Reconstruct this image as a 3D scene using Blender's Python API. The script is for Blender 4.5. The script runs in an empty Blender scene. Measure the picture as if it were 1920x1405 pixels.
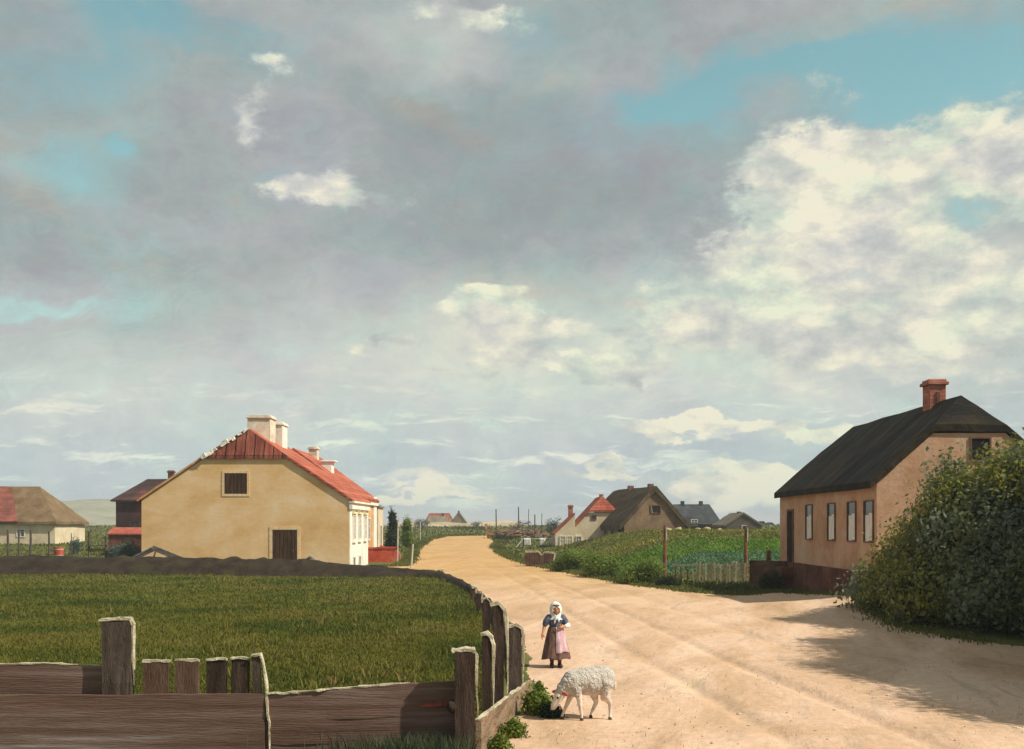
import bpy, bmesh, math, random
import numpy as np
from mathutils import Vector, Matrix, Quaternion

random.seed(7)
RNG = np.random.default_rng(7)
SC = bpy.context.scene
COL = SC.collection

# ------------------------------------------------------------------ camera
F = 2000.0          # focal length in pixels of the 1920 px wide photograph
CAMH = 2.4
HZ = 985.0          # row of the horizon
cam = bpy.data.cameras.new("camera")
camo = bpy.data.objects.new("camera", cam)
COL.objects.link(camo)
camo.location = (0, 0, CAMH)
camo.rotation_euler = (math.radians(90), 0, 0)
cam.sensor_width = 36.0
cam.lens = 36.0 * F / 1920.0
cam.shift_y = (HZ - 702.5) / 1920.0
cam.clip_start = 0.1
cam.clip_end = 6000
SC.camera = camo

# ------------------------------------------------------------------ sun
SUN_EL = math.radians(45)
SUN_TOWARD = math.radians(21)      # the sun stands at the right, a little on the viewer's side
S = Vector((math.cos(SUN_EL) * math.cos(SUN_TOWARD), -math.cos(SUN_EL) * math.sin(SUN_TOWARD), math.sin(SUN_EL)))
sun = bpy.data.lights.new("sun", 'SUN')
sun.energy = 5.0
sun.angle = math.radians(0.8)
sun.color = (1.0, 0.93, 0.80)
suno = bpy.data.objects.new("sun", sun)
COL.objects.link(suno)
suno.rotation_mode = 'QUATERNION'
suno.rotation_quaternion = S.to_track_quat('Z', 'Y')
suno.location = (40, -20, 60)

SC.view_settings.view_transform = 'Standard'
SC.view_settings.look = 'None'
SC.view_settings.gamma = 1
SC.view_settings.use_curve_mapping = False
SC.view_settings.exposure = 0.17


# ------------------------------------------------------------------ node helper
class NT:
    def __init__(self, tree):
        self.t = tree
        tree.nodes.clear()

    def n(self, kind, **kw):
        nd = self.t.nodes.new(kind)
        for k, v in kw.items():
            setattr(nd, k, v)
        return nd

    def link(self, a, b):
        self.t.links.new(a, b)

    def put(self, sock, v):
        if hasattr(v, 'is_output'):
            self.link(v, sock)
        else:
            sock.default_value = v

    def math(self, op, a, b=None, c=None, clamp=False):
        nd = self.n('ShaderNodeMath', operation=op)
        nd.use_clamp = clamp
        self.put(nd.inputs[0], a)
        if b is not None: self.put(nd.inputs[1], b)
        if c is not None: self.put(nd.inputs[2], c)
        return nd.outputs[0]

    def vec(self, op, a, b=None, scale=None):
        nd = self.n('ShaderNodeVectorMath', operation=op)
        self.put(nd.inputs[0], a)
        if b is not None: self.put(nd.inputs[1], b)
        if scale is not None: self.put(nd.inputs['Scale'], scale)
        return nd.outputs['Value'] if op in ('DOT_PRODUCT', 'LENGTH', 'DISTANCE') else nd.outputs['Vector']

    def noise(self, v, scale, detail=5, rough=0.55, dist=0.0, out='Fac'):
        nd = self.n('ShaderNodeTexNoise')
        self.put(nd.inputs['Vector'], v)
        nd.inputs['Scale'].default_value = scale
        nd.inputs['Detail'].default_value = detail
        nd.inputs['Roughness'].default_value = rough
        nd.inputs['Distortion'].default_value = dist
        return nd.outputs[out]

    def ramp(self, f, stops, interp='LINEAR'):
        nd = self.n('ShaderNodeValToRGB')
        cr = nd.color_ramp
        cr.interpolation = interp
        while len(cr.elements) < len(stops):
            cr.elements.new(0.5)
        for e, (p, c) in zip(cr.elements, stops):
            e.position = p
            e.color = (c[0], c[1], c[2], 1)
        self.put(nd.inputs['Fac'], f)
        return nd.outputs['Color']

    def mix(self, f, a, b, blend='MIX'):
        nd = self.n('ShaderNodeMix', data_type='RGBA', blend_type=blend)
        self.put(nd.inputs[0], f)
        for s, v in ((nd.inputs[6], a), (nd.inputs[7], b)):
            if hasattr(v, 'is_output'): self.link(v, s)
            else: s.default_value = (v[0], v[1], v[2], 1)
        return nd.outputs[2]

    def smooth(self, x, lo, hi):
        nd = self.n('ShaderNodeMapRange', interpolation_type='SMOOTHSTEP')
        self.put(nd.inputs['Value'], x)
        nd.inputs['From Min'].default_value = lo
        nd.inputs['From Max'].default_value = hi
        return nd.outputs['Result']


# ------------------------------------------------------------------ sky
def pix_dir(x, y):
    u = (x - 960) / F; v = (HZ - y) / F
    return math.atan(u), math.atan(v / math.sqrt(1 + u * u))

world = bpy.data.worlds.new("World")
SC.world = world
world.use_nodes = True
w = NT(world.node_tree)
tc = w.n('ShaderNodeTexCoord')
sep = w.n('ShaderNodeSeparateXYZ')
w.link(tc.outputs['Generated'], sep.inputs[0])
az = w.math('ARCTAN2', sep.outputs[0], sep.outputs[1])
el = w.math('ARCSINE', sep.outputs[2])
cmb = w.n('ShaderNodeCombineXYZ')
w.link(az, cmb.inputs[0]); w.link(el, cmb.inputs[1])
P0 = cmb.outputs[0]
SQ = w.vec('MULTIPLY', P0, (1.0, 1.7, 1.0))     # clouds lie flatter than they are wide
def cnoise(scale, detail, rough=0.55, dist=0.0, off=0.0):
    return w.noise(w.vec('ADD', SQ, (off, off * 0.7, off * 1.3)), scale, detail, rough, dist, 'Color')
warp1 = w.vec('SUBTRACT', cnoise(7, 4), (0.5, 0.5, 0.5))
warp2 = w.vec('SUBTRACT', cnoise(28, 5, 0.6, 0, 3.0), (0.5, 0.5, 0.5))
PW = w.vec('ADD', P0, w.vec('SCALE', warp1, scale=0.10))
PW = w.vec('ADD', PW, w.vec('SCALE', warp2, scale=0.034))

def blobs(lst, vec_in):
    acc = None
    for (x, y, rx, ry, amp) in lst:
        a, e = pix_dir(x, y)
        d = w.vec('SUBTRACT', vec_in, (a, e, 0))
        d = w.vec('MULTIPLY', d, (F / rx, F / ry, 0))
        q = w.vec('DOT_PRODUCT', d, d)
        g = w.math('POWER', math.e, w.math('MULTIPLY', q, -1.0))
        acc = w.math('MULTIPLY', g, amp) if acc is None else w.math('MULTIPLY_ADD', g, amp, acc)
    return acc

# broad light and dark of the cloud cover
tone = blobs([
    (1000, 690, 1500, 170, 0.27), (960, 880, 1700, 120, 0.21), (560, 720, 500, 90, 0.05),
    (1500, 640, 520, 150, 0.16), (250, 800, 420, 120, 0.10),
    (860, 250, 210, 95, -0.19), (1080, 430, 300, 70, -0.13), (1330, 430, 200, 80, -0.10), (900, 380, 170, 60, -0.07),
    (1250, 300, 230, 110, -0.12), (90, 460, 200, 70, -0.11), (60, 130, 110, 110, -0.14), (620, 100, 60, 50, -0.10),
    (1600, 470, 420, 110, 0.20), (330, 420, 260, 110, -0.04), (330, 610, 200, 50, -0.05), (1180, 25, 150, 40, -0.10),
    (850, 115, 150, 65, 0.22), (760, 60, 200, 40, 0.10), (800, 640, 230, 70, 0.10), (1120, 700, 360, 60, 0.10),
    (1250, 860, 200, 40, -0.08), (1560, 860, 120, 40, -0.06), (800, 870, 220, 24, -0.05),
], PW)
tnoise = w.noise(w.vec('ADD', SQ, (2.1, 5.3, 0)), 9, 7, 0.6, 0.4)
tnoise2 = w.noise(w.vec('MULTIPLY', P0, (30, 46, 1)), 1.0, 5, 0.6, 0.8)
tone = w.math('ADD', tone, 0.33)
tone = w.math('MULTIPLY_ADD', w.math('SUBTRACT', tnoise, 0.5), 0.42, tone)
tone = w.math('MULTIPLY_ADD', w.math('SUBTRACT', tnoise2, 0.5), 0.26, tone)
vr = w.n('ShaderNodeVectorRotate', rotation_type='Z_AXIS'); w.link(w.vec('ADD', P0, w.vec('SCALE', warp1, scale=0.25)), vr.inputs['Vector']); vr.inputs['Angle'].default_value = math.radians(-32)
streak = w.noise(w.vec('MULTIPLY', vr.outputs[0], (26, 120, 1)), 1.0, 4, 0.65, 0.6)
tone = w.math('MULTIPLY_ADD', w.math('SUBTRACT', streak, 0.5), 0.13, tone)

# bright cumulus with firm billowing edges
cum = blobs([
    (1560, 330, 130, 90, 1.0), (1450, 300, 70, 45, 0.5), (1640, 310, 90, 70, 0.6), (1790, 290, 110, 80, 0.9), (1900, 290, 90, 90, 0.8),
    (1500, 430, 130, 70, 0.9), (1640, 430, 120, 70, 0.7), (1400, 470, 120, 40, 0.6), (1500, 560, 260, 70, 0.8), (1800, 570, 220, 80, 0.8),
    (1760, 480, 80, 35, 0.5), (1300, 560, 160, 45, 0.55), (1700, 650, 260, 70, 0.7), (925, 555, 55, 24, 1.3), (880, 612, 100, 26, 1.05), (990, 600, 90, 26, 0.55),
    (1130, 680, 120, 26, 1.15), (960, 665, 90, 26, 0.95), (700, 640, 60, 20, 0.95), (1040, 620, 120, 20, 0.6), (1230, 610, 90, 22, 0.7), (820, 690, 60, 12, 0.6), (570, 352, 110, 34, 0.50), (660, 360, 110, 44, 0.40), (640, 308, 40, 30, 0.32),
    (500, 92, 50, 22, 0.58), (470, 190, 40, 55, 0.6), (880, 25, 130, 28, 0.75), (1545, 135, 90, 40, 0.5),
    (1260, 812, 60, 22, 1.0), (1420, 808, 200, 15, 1.15), (1550, 800, 90, 12, 0.9), (1130, 870, 100, 9, 0.6), (1400, 905, 120, 24, 1.1), (1440, 940, 90, 38, 1.1), (1300, 900, 60, 16, 0.7),
    (1120, 873, 90, 7, 0.75), (810, 902, 70, 9, 0.75), (780, 932, 70, 14, 1.1), (850, 925, 60, 10, 0.8), (960, 915, 110, 9, 0.5),
    (1790, 372, 60, 44, -0.55), (1590, 515, 60, 30, -0.6), (1430, 390, 90, 30, -0.3),
], PW)
bill = w.noise(w.vec('ADD', SQ, (7.7, 1.2, 0)), 20, 9, 0.64, 0.0)
bill2 = w.noise(w.vec('ADD', SQ, (3.7, 6.2, 0)), 62, 7, 0.68, 0.0)
cumf = w.math('MULTIPLY_ADD', w.math('SUBTRACT', bill, 0.5), 1.45, cum)
cumf = w.math('MULTIPLY_ADD', w.math('SUBTRACT', bill2, 0.5), 0.55, cumf)
cmask = w.smooth(cumf, 0.28, 0.74)
vn = w.n('ShaderNodeTexVoronoi', feature='SMOOTH_F1')
w.link(w.vec('ADD', SQ, w.vec('SCALE', warp2, scale=0.025)), vn.inputs['Vector'])
vn.inputs['Scale'].default_value = 30
vn.inputs['Smoothness'].default_value = 0.6
puff = w.math('SUBTRACT', 1.0, vn.outputs['Distance'])
pn = w.noise(w.vec('ADD', SQ, (1.7, 9.2, 0)), 30, 9, 0.66, 0.0)
cbright = w.math('MULTIPLY_ADD', puff, 0.52, w.math('MULTIPLY_ADD', pn, 1.25, -0.11))
cbright = w.math('MULTIPLY_ADD', blobs([(1580, 295, 70, 35, 0.25), (1530, 410, 55, 40, 0.3), (1490, 530, 40, 40, 0.22), (1730, 625, 40, 24, 0.3), (925, 560, 50, 24, 0.3), (560, 350, 50, 20, 0.08), (810, 925, 110, 26, 0.34), (1440, 930, 130, 45, 0.3), (1330, 805, 220, 30, 0.2)], PW), 1.0, cbright)
lum = w.mix(cmask, (0, 0, 0), (1, 1, 1))
band = w.noise(w.vec('ADD', w.vec('MULTIPLY', w.vec('ADD', P0, w.vec('SCALE', warp1, scale=0.05)), (9, 58, 1)), (4, 2, 0)), 1.0, 8, 0.64, 0.0)
bandm = w.math('MULTIPLY', w.smooth(band, 0.52, 0.64), w.math('MULTIPLY', w.smooth(el, 0.17, 0.05), 0.36))
tone = w.math('ADD', tone, bandm)
lumv = w.math('MULTIPLY_ADD', cmask, w.math('SUBTRACT', cbright, tone), tone, clamp=True)
cloudcol = w.ramp(lumv, [(0.0, (0.27, 0.272, 0.295)), (0.25, (0.325, 0.338, 0.345)), (0.5, (0.44, 0.458, 0.442)), (0.72, (0.56, 0.565, 0.51)), (0.9, (0.70, 0.675, 0.555)), (1.0, (0.80, 0.75, 0.59))])
# low air just over the horizon is cooler
hfac = w.smooth(el, 0.20, 0.0)
cloudcol = w.mix(w.math('MULTIPLY', hfac, w.math('MULTIPLY_ADD', cmask, -0.8, 0.8)), cloudcol, w.mix(1.0, cloudcol, (0.90, 1.0, 1.16), 'MULTIPLY'))
# slow drift of hue between violet and green greys
hue = w.noise(w.vec('ADD', SQ, (4.4, 3.1, 0)), 7, 5, 0.55, 0.5)
hue = w.math('MULTIPLY_ADD', w.math('SUBTRACT', hue, 0.5), w.math('MULTIPLY_ADD', w.smooth(el, 0.06, 0.24), 0.85, 0.3), 0.49)
cloudcol = w.mix(1.0, cloudcol, w.ramp(hue, [(0.33, (0.985, 0.98, 1.03)), (0.45, (0.99, 1.0, 1.0)), (0.56, (0.90, 1.02, 0.99)), (0.68, (1.03, 1.01, 0.93))]), 'MULTIPLY')

# gaps where clear sky shows
gap = blobs([
    (1750, 120, 330, 75, 0.72), (1850, 170, 150, 60, 0.6), (1560, 90, 170, 40, 0.6), (1270, 175, 130, 36, 0.75), (1450, 110, 200, 30, 0.35),
    (1790, 370, 60, 44, 0.5), (1590, 515, 60, 28, 0.4), (1680, 560, 50, 24, 0.3),
    (260, 40, 100, 40, 0.55), (170, 120, 170, 70, 0.34), (70, 180, 120, 60, 0.26), (80, 555, 120, 20, 0.42), (225, 280, 32, 22, 0.75), (250, 540, 110, 40, 0.25),
    (530, 310, 40, 20, 0.3), (420, 60, 140, 40, 0.35), (1080, 240, 120, 60, 0.12), (1010, 60, 90, 40, 0.35), (130, 340, 150, 60, 0.3), (1180, 260, 200, 60, 0.2), (120, 300, 100, 60, 0.2)
], PW)
gn = w.noise(w.vec('ADD', SQ, (8.8, 2.2, 0)), 11, 8, 0.62, 0.5)
gapf = w.smooth(w.math('MULTIPLY_ADD', w.math('SUBTRACT', gn, 0.5), 1.0, w.math('MULTIPLY_ADD', w.math('SUBTRACT', streak, 0.5), 0.35, w.math('ADD', gap, 0.17))), 0.10, 1.05)
gapf = w.math('MULTIPLY', gapf, w.math('MULTIPLY_ADD', cmask, -0.92, 0.92))

skytex = w.n('ShaderNodeTexSky', sky_type='NISHITA')
skytex.sun_disc = False
skytex.sun_elevation = SUN_EL
skytex.sun_rotation = math.radians(90) + SUN_TOWARD
skytex.air_density = 1.0
skytex.dust_density = 0.6
skytex.ozone_density = 1.0
skyc = w.mix(1.0, skytex.outputs['Color'], (0.98, 1.26, 0.86), 'MULTIPLY')
bg_sky = w.n('ShaderNodeBackground')
w.link(skyc, bg_sky.inputs['Color'])
bg_sky.inputs['Strength'].default_value = 0.14
bg_cloud = w.n('ShaderNodeBackground')
w.link(cloudcol, bg_cloud.inputs['Color'])
bg_cloud.inputs['Strength'].default_value = 1.0
mixs = w.n('ShaderNodeMixShader')
w.link(gapf, mixs.inputs[0])
w.link(bg_cloud.outputs[0], mixs.inputs[1])
w.link(bg_sky.outputs[0], mixs.inputs[2])
wout = w.n('ShaderNodeOutputWorld')
w.link(mixs.outputs[0], wout.inputs['Surface'])


# ------------------------------------------------------------------ noise for shapes
def vnoise(x, y, seed=0):
    x = np.asarray(x, float); y = np.asarray(y, float)
    xi = np.floor(x).astype(np.int64); yi = np.floor(y).astype(np.int64)
    fx = x - xi; fy = y - yi
    fx = fx * fx * (3 - 2 * fx); fy = fy * fy * (3 - 2 * fy)
    def h(a, b):
        v = (a * 374761393 + b * 668265263 + seed * 974634777) & 0xffffffff
        v = ((v ^ (v >> 13)) * 1274126177) & 0xffffffff
        return ((v ^ (v >> 16)) & 0xffff) / 65535.0
    a = h(xi, yi); b = h(xi + 1, yi); c = h(xi, yi + 1); d = h(xi + 1, yi + 1)
    return (a * (1 - fx) + b * fx) * (1 - fy) + (c * (1 - fx) + d * fx) * fy

def fbm(x, y, octv=4, seed=0):
    s = 0; a = 0.5
    for i in range(octv):
        s = s + a * vnoise(np.asarray(x) * 2 ** i, np.asarray(y) * 2 ** i, seed + i * 17)
        a *= 0.5
    return s / (1 - 0.5 ** octv) - 0.5

def sstep(x):
    x = np.clip(x, 0, 1)
    return x * x * (3 - 2 * x)


# ------------------------------------------------------------------ lie of the land
EDGE_Y = [0, 38, 45, 53, 60, 75, 90, 110, 130, 200, 2000]
EDGE_X = [40, 9.0, 5.6, 3.9, 2.6, 0.6, -0.6, -1.4, -2.0, 30, 30]     # right edge of the lane, metres
def base_height(X, Y):
    X = np.asarray(X, float); Y = np.asarray(Y, float)
    s = np.clip((Y - 55) / 75.0, 0, 1.78)
    z = 1.1 * s ** 1.25
    ex = np.interp(Y, EDGE_Y, EDGE_X)
    bank = 1.95 * sstep((Y - 44.5) / 18) * sstep((X - ex - 0.3 - 0.05 * np.clip(Y - 50, 0, 60)) / 6.5) * (1 - sstep((Y - 66) / 40) * 0.9)
    z = z + bank
    z = z + 0.45 * np.exp(-(((X - 11.5) / 3.0) ** 2 + ((Y - 30) / 5.5) ** 2))
    return z

def height(X, Y):
    X = np.asarray(X, float); Y = np.asarray(Y, float)
    amp = np.clip(Y / 40, 0.25, 1.4)
    z = base_height(X, Y) + 0.10 * amp * fbm(X * 0.25, Y * 0.25, 3, 5) + 0.03 * fbm(X * 1.3, Y * 0.9, 4, 9)
    # worn ruts that follow the lane
    ux = X - np.interp(Y, [0, 12, 20, 35, 55, 90], [5.0, 3.8, 3.0, 1.8, 0.0, -4.5])
    rut = np.exp(-((ux - 0.8) / 0.16) ** 2) + np.exp(-((ux + 0.7) / 0.18) ** 2) + 0.7 * np.exp(-((ux - 2.5) / 0.22) ** 2)
    z = z - 0.06 * rut * np.clip(1.3 - Y / 60, 0, 1) * (0.5 + fbm(X * .6, Y * .35, 3, 31) + 0.4)
    return z

def hgt(x, y):
    return float(height(np.array([x]), np.array([y]))[0])

def W(x, y, d):
    return Vector(((x - 960) / F * d, d, CAMH + (HZ - y) / F * d))

def gx(x, d):
    return (x - 960) / F * d

def gp(x, y):
    """point of the ground seen in a given direction"""
    u = (x - 960) / F; v = (HZ - y) / F
    d = 2.0
    while d < 900:
        if CAMH + v * d <= float(base_height(u * d, d)):
            return (u * d, d)
        d *= 1.004
    return (u * d, d)


# ------------------------------------------------------------------ materials
MATS = {}
def mat(name, cols, scale=3.0, detail=6, rough=0.9, bump=0.25, bscale=30, stretch=(1, 1, 1), dist=0.3, fine=0.25, spec=0.2, rowsn=None):
    if name in MATS: return MATS[name]
    m = bpy.data.materials.new(name); m.use_nodes = True
    t = NT(m.node_tree)
    co = t.n('ShaderNodeTexCoord').outputs['Object']
    v = t.vec('MULTIPLY', co, stretch)
    f = t.noise(v, scale, detail, 0.6, dist)
    c = t.ramp(f, [(0.33 + 0.34 * i / max(1, len(cols) - 1), col) for i, col in enumerate(cols)])
    fn = t.noise(v, scale * 7, 4, 0.65, 0)
    c = t.mix(1.0, c, t.ramp(fn, [(0.25, (1 - fine,) * 3), (0.75, (1 + fine,) * 3)]), 'MULTIPLY')
    bn = t.noise(v, bscale, 5, 0.6, 0.2)
    if rowsn:                                   # courses of tiles or boards: (axis vector, courses per metre, depth, tint)
        ax, per, depth, tint = rowsn
        ph = t.math('MULTIPLY', t.vec('DOT_PRODUCT', co, ax), per)
        ph = t.math('MULTIPLY_ADD', t.noise(co, 3, 2, .5, 0), 0.22, ph)
        fr = t.math('FRACT', ph)
        edge = t.smooth(fr, 0.16, 0.0)
        c = t.mix(t.math('MULTIPLY', edge, tint), c, (0.03, 0.018, 0.012))
        cell = t.math('FLOOR', ph)
        wn = t.n('ShaderNodeTexWhiteNoise', noise_dimensions='1D')
        t.link(cell, wn.inputs['W'])
        c = t.mix(1.0, c, t.ramp(wn.outputs['Value'], [(0, (0.8,) * 3), (1, (1.16,) * 3)]), 'MULTIPLY')
        bn = t.math('MULTIPLY_ADD', edge, -depth, bn)
    b = t.n('ShaderNodeBump')
    b.inputs['Strength'].default_value = bump
    b.inputs['Distance'].default_value = 0.05
    t.put(b.inputs['Height'], bn)
    p = t.n('ShaderNodeBsdfPrincipled')
    t.put(p.inputs['Base Color'], c)
    p.inputs['Roughness'].default_value = rough
    p.inputs['Specular IOR Level'].default_value = spec
    t.link(b.outputs[0], p.inputs['Normal'])
    t.link(p.outputs[0], t.n('ShaderNodeOutputMaterial').inputs['Surface'])
    MATS[name] = m
    return m

def leafmat(name, cols, scale=0.9, trans=0.25, kn=0.72, kt=0.36):
    if name in MATS: return MATS[name]
    m = bpy.data.materials.new(name); m.use_nodes = True
    t = NT(m.node_tree)
    co = t.n('ShaderNodeTexCoord').outputs['Object']
    at = t.n('ShaderNodeAttribute', attribute_name='tint')
    f = t.noise(co, scale, 6, 0.62, 0.5)
    f = t.math('ADD', t.math('MULTIPLY', f, kn), t.math('MULTIPLY', at.outputs['Fac'], kt))
    c = t.ramp(f, [(0.30 + 0.46 * i / max(1, len(cols) - 1), col) for i, col in enumerate(cols)])
    d = t.n('ShaderNodeBsdfPrincipled')
    t.put(d.inputs['Base Color'], c)
    d.inputs['Roughness'].default_value = 0.8
    d.inputs['Specular IOR Level'].default_value = 0.12
    tr = t.n('ShaderNodeBsdfTranslucent')
    t.put(tr.inputs['Color'], c)
    mx = t.n('ShaderNodeMixShader'); mx.inputs[0].default_value = trans
    t.link(d.outputs[0], mx.inputs[1]); t.link(tr.outputs[0], mx.inputs[2])
    t.link(mx.outputs[0], t.n('ShaderNodeOutputMaterial').inputs['Surface'])
    MATS[name] = m
    return m

def sandmat():
    m = bpy.data.materials.new("sand"); m.use_nodes = True
    t = NT(m.node_tree)
    co = t.n('ShaderNodeTexCoord').outputs['Object']
    rot = t.n('ShaderNodeVectorRotate', rotation_type='Z_AXIS')
    t.link(co, rot.inputs['Vector']); rot.inputs['Angle'].default_value = math.radians(14)
    st = t.vec('MULTIPLY', rot.outputs[0], (1.0, 0.34, 1.0))
    big = t.noise(st, 0.55, 6, 0.62, 0.9)
    c = t.ramp(big, [(0.30, (0.40, 0.27, 0.175)), (0.42, (0.52, 0.355, 0.23)), (0.52, (0.585, 0.405, 0.283)), (0.62, (0.635, 0.465, 0.34)), (0.72, (0.59, 0.435, 0.275))])
    sepn = t.n('ShaderNodeSeparateXYZ'); t.link(co, sepn.inputs[0])
    far = t.smooth(sepn.outputs[1], 22, 60)       # the lane is of yellower sand farther on
    c = t.mix(t.math('MULTIPLY', far, 0.85), c, t.ramp(big, [(0.3, (0.42, 0.25, 0.09)), (0.7, (0.53, 0.34, 0.145))]))
    # wheel-worn, damp earth in streaks
    rutn = t.noise(t.vec('MULTIPLY', rot.outputs[0], (2.6, 0.5, 1)), 0.8, 5, 0.6, 1.2)
    c = t.mix(t.math('MULTIPLY', t.smooth(rutn, 0.53, 0.70), 0.6), c, (0.38, 0.30, 0.22))
    spk = t.noise(co, 42, 3, 0.7, 0)
    c = t.mix(1.0, c, t.ramp(spk, [(0.30, (0.80, 0.77, 0.73)), (0.42, (1, 1, 1)), (0.7, (1.06, 1.05, 1.04))]), 'MULTIPLY')
    mid = t.noise(co, 7, 5, 0.65, 0.5)
    c = t.mix(1.0, c, t.ramp(mid, [(0.3, (0.86, 0.84, 0.82)), (0.65, (1.06, 1.05, 1.03))]), 'MULTIPLY')
    b = t.n('ShaderNodeBump'); b.inputs['Strength'].default_value = 0.55; b.inputs['Distance'].default_value = 0.06
    t.put(b.inputs['Height'], t.math('ADD', t.math('MULTIPLY', t.noise(st, 3.0, 8, 0.65, 0.6), 1.0), t.math('MULTIPLY', mid, 0.4)))
    p = t.n('ShaderNodeBsdfPrincipled'); t.put(p.inputs['Base Color'], c)
    p.inputs['Roughness'].default_value = 0.95; p.inputs['Specular IOR Level'].default_value = 0.1
    t.link(b.outputs[0], p.inputs['Normal'])
    t.link(p.outputs[0], t.n('ShaderNodeOutputMaterial').inputs['Surface'])
    return m

M = {}
M['sand'] = sandmat()
M['turf'] = mat('turf', [(0.04, 0.058, 0.013), (0.09, 0.105, 0.022), (0.125, 0.13, 0.034), (0.15, 0.12, 0.055)], 0.25, 7, bump=0.6, bscale=18)
M['field'] = mat('field_grass_soil', [(0.045, 0.058, 0.013), (0.08, 0.095, 0.016), (0.12, 0.122, 0.022)], 0.28, 7, bump=0.6, bscale=20)
M['earth'] = mat('dark_earth', [(0.013, 0.009, 0.006), (0.024, 0.016, 0.009), (0.036, 0.025, 0.013), (0.036, 0.035, 0.012)], 1.6, 7, bump=0.8, bscale=12, fine=0.4)
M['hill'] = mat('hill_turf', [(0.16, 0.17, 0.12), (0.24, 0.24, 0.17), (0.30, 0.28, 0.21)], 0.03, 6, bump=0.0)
M['dune'] = mat('dune_sand', [(0.26, 0.22, 0.14), (0.42, 0.34, 0.22), (0.48, 0.40, 0.28)], 0.2, 5)
M['yellow'] = mat('ochre_limewash', [(0.63, 0.38, 0.16), (0.70, 0.455, 0.215), (0.74, 0.51, 0.275), (0.78, 0.585, 0.37)], 0.45, 8, bump=0.14, bscale=5, stretch=(1, 1, 1.6), fine=0.06)
M['white'] = mat('white_limewash', [(0.66, 0.62, 0.52), (0.76, 0.73, 0.64), (0.82, 0.79, 0.70)], 1.2, 6, fine=0.1, bscale=9)
M['cream'] = mat('cream_limewash', [(0.50, 0.40, 0.26), (0.60, 0.50, 0.34), (0.68, 0.59, 0.44)], 0.7, 6, fine=0.12, bscale=8)
M['chimney_cream'] = mat('chimney_cream', [(0.48, 0.38, 0.27), (0.66, 0.59, 0.46), (0.78, 0.72, 0.60)], 1.3, 6, fine=0.15, bscale=9)
M['redtile'] = mat('red_tile', [(0.30, 0.07, 0.04), (0.40, 0.105, 0.06), (0.48, 0.18, 0.11)], 1.4, 6, bump=0.7, bscale=8, fine=0.25, rowsn=((0, 0, 1), 4.6, 1.2, 0.45))
M['redboard'] = mat('red_boards', [(0.15, 0.035, 0.022), (0.23, 0.06, 0.038), (0.34, 0.13, 0.08)], 1.2, 6, bump=0.8, bscale=9, stretch=(2, 1, 0.4), rowsn=((1, 0, 0), 2.0, 1.5, 0.6))
M['verge'] = mat('verge_mortar', [(0.46, 0.20, 0.08), (0.58, 0.33, 0.15), (0.66, 0.46, 0.28)], 0.8, 5)
M['oldred'] = mat('old_red_tile', [(0.13, 0.045, 0.035), (0.22, 0.07, 0.05), (0.30, 0.10, 0.07)], 0.9, 6, rowsn=((0, 0, 1), 3.5, 1, 0.4))
M['blackthatch'] = mat('tarred_roof', [(0.006, 0.006, 0.006), (0.012, 0.011, 0.010), (0.028, 0.021, 0.012), (0.052, 0.034, 0.015)], 1.0, 8, bump=1.0, bscale=12, stretch=(0.4, 1.6, 0.4), fine=0.5, rough=0.85, spec=0.12)
M['thatch'] = mat('brown_thatch', [(0.045, 0.032, 0.018), (0.085, 0.060, 0.032), (0.14, 0.105, 0.06)], 1.5, 7, bump=1.0, bscale=10, stretch=(1, 2.2, 0.5), fine=0.4)
M['greythatch'] = mat('grey_thatch', [(0.13, 0.105, 0.075), (0.18, 0.15, 0.105), (0.24, 0.205, 0.15)], 0.9, 6, bump=0.7, bscale=8, stretch=(1, 2, 0.5))
M['olivethatch'] = mat('olive_thatch', [(0.12, 0.075, 0.037), (0.17, 0.112, 0.057), (0.22, 0.155, 0.085)], 0.8, 6, bump=0.8, bscale=6, stretch=(1.6, 1, 0.5))
M['slate'] = mat('dark_slate', [(0.025, 0.028, 0.03), (0.042, 0.046, 0.05), (0.07, 0.076, 0.082)], 0.9, 6, rowsn=((0, 0, 1), 3.5, 1, 0.4))
M['pinkwall'] = mat('pink_plaster', [(0.40, 0.22, 0.125), (0.48, 0.275, 0.165), (0.53, 0.325, 0.21), (0.55, 0.38, 0.255)], 0.7, 8, bump=0.3, bscale=8, fine=0.12)
M['brownwall'] = mat('brown_clay_wall', [(0.13, 0.085, 0.05), (0.19, 0.125, 0.075), (0.27, 0.18, 0.10)], 0.8, 6, bscale=8)
M['darkwall'] = mat('tarred_wall', [(0.035, 0.022, 0.02), (0.06, 0.034, 0.03), (0.13, 0.04, 0.034)], 0.7, 6)
M['plinth'] = mat('red_brown_plinth', [(0.07, 0.022, 0.015), (0.12, 0.040, 0.026), (0.19, 0.075, 0.045)], 1.0, 7, bump=0.6, bscale=10, fine=0.3)
M['lowbrick'] = mat('brown_wall_stone', [(0.06, 0.03, 0.018), (0.11, 0.06, 0.035), (0.18, 0.11, 0.06)], 1.3, 7, bump=0.8, bscale=8, fine=0.35)
M['darkwood'] = mat('weathered_dark_wood', [(0.030, 0.019, 0.013), (0.055, 0.034, 0.024), (0.095, 0.062, 0.045)], 2.2, 8, bump=0.8, bscale=20, stretch=(5, 5, 0.7), fine=0.35)
M['postwood'] = mat('grey_brown_post_wood', [(0.05, 0.034, 0.026), (0.085, 0.06, 0.046), (0.15, 0.11, 0.085)], 2.2, 8, bump=0.8, bscale=22, stretch=(5, 5, 0.6), fine=0.3)
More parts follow.
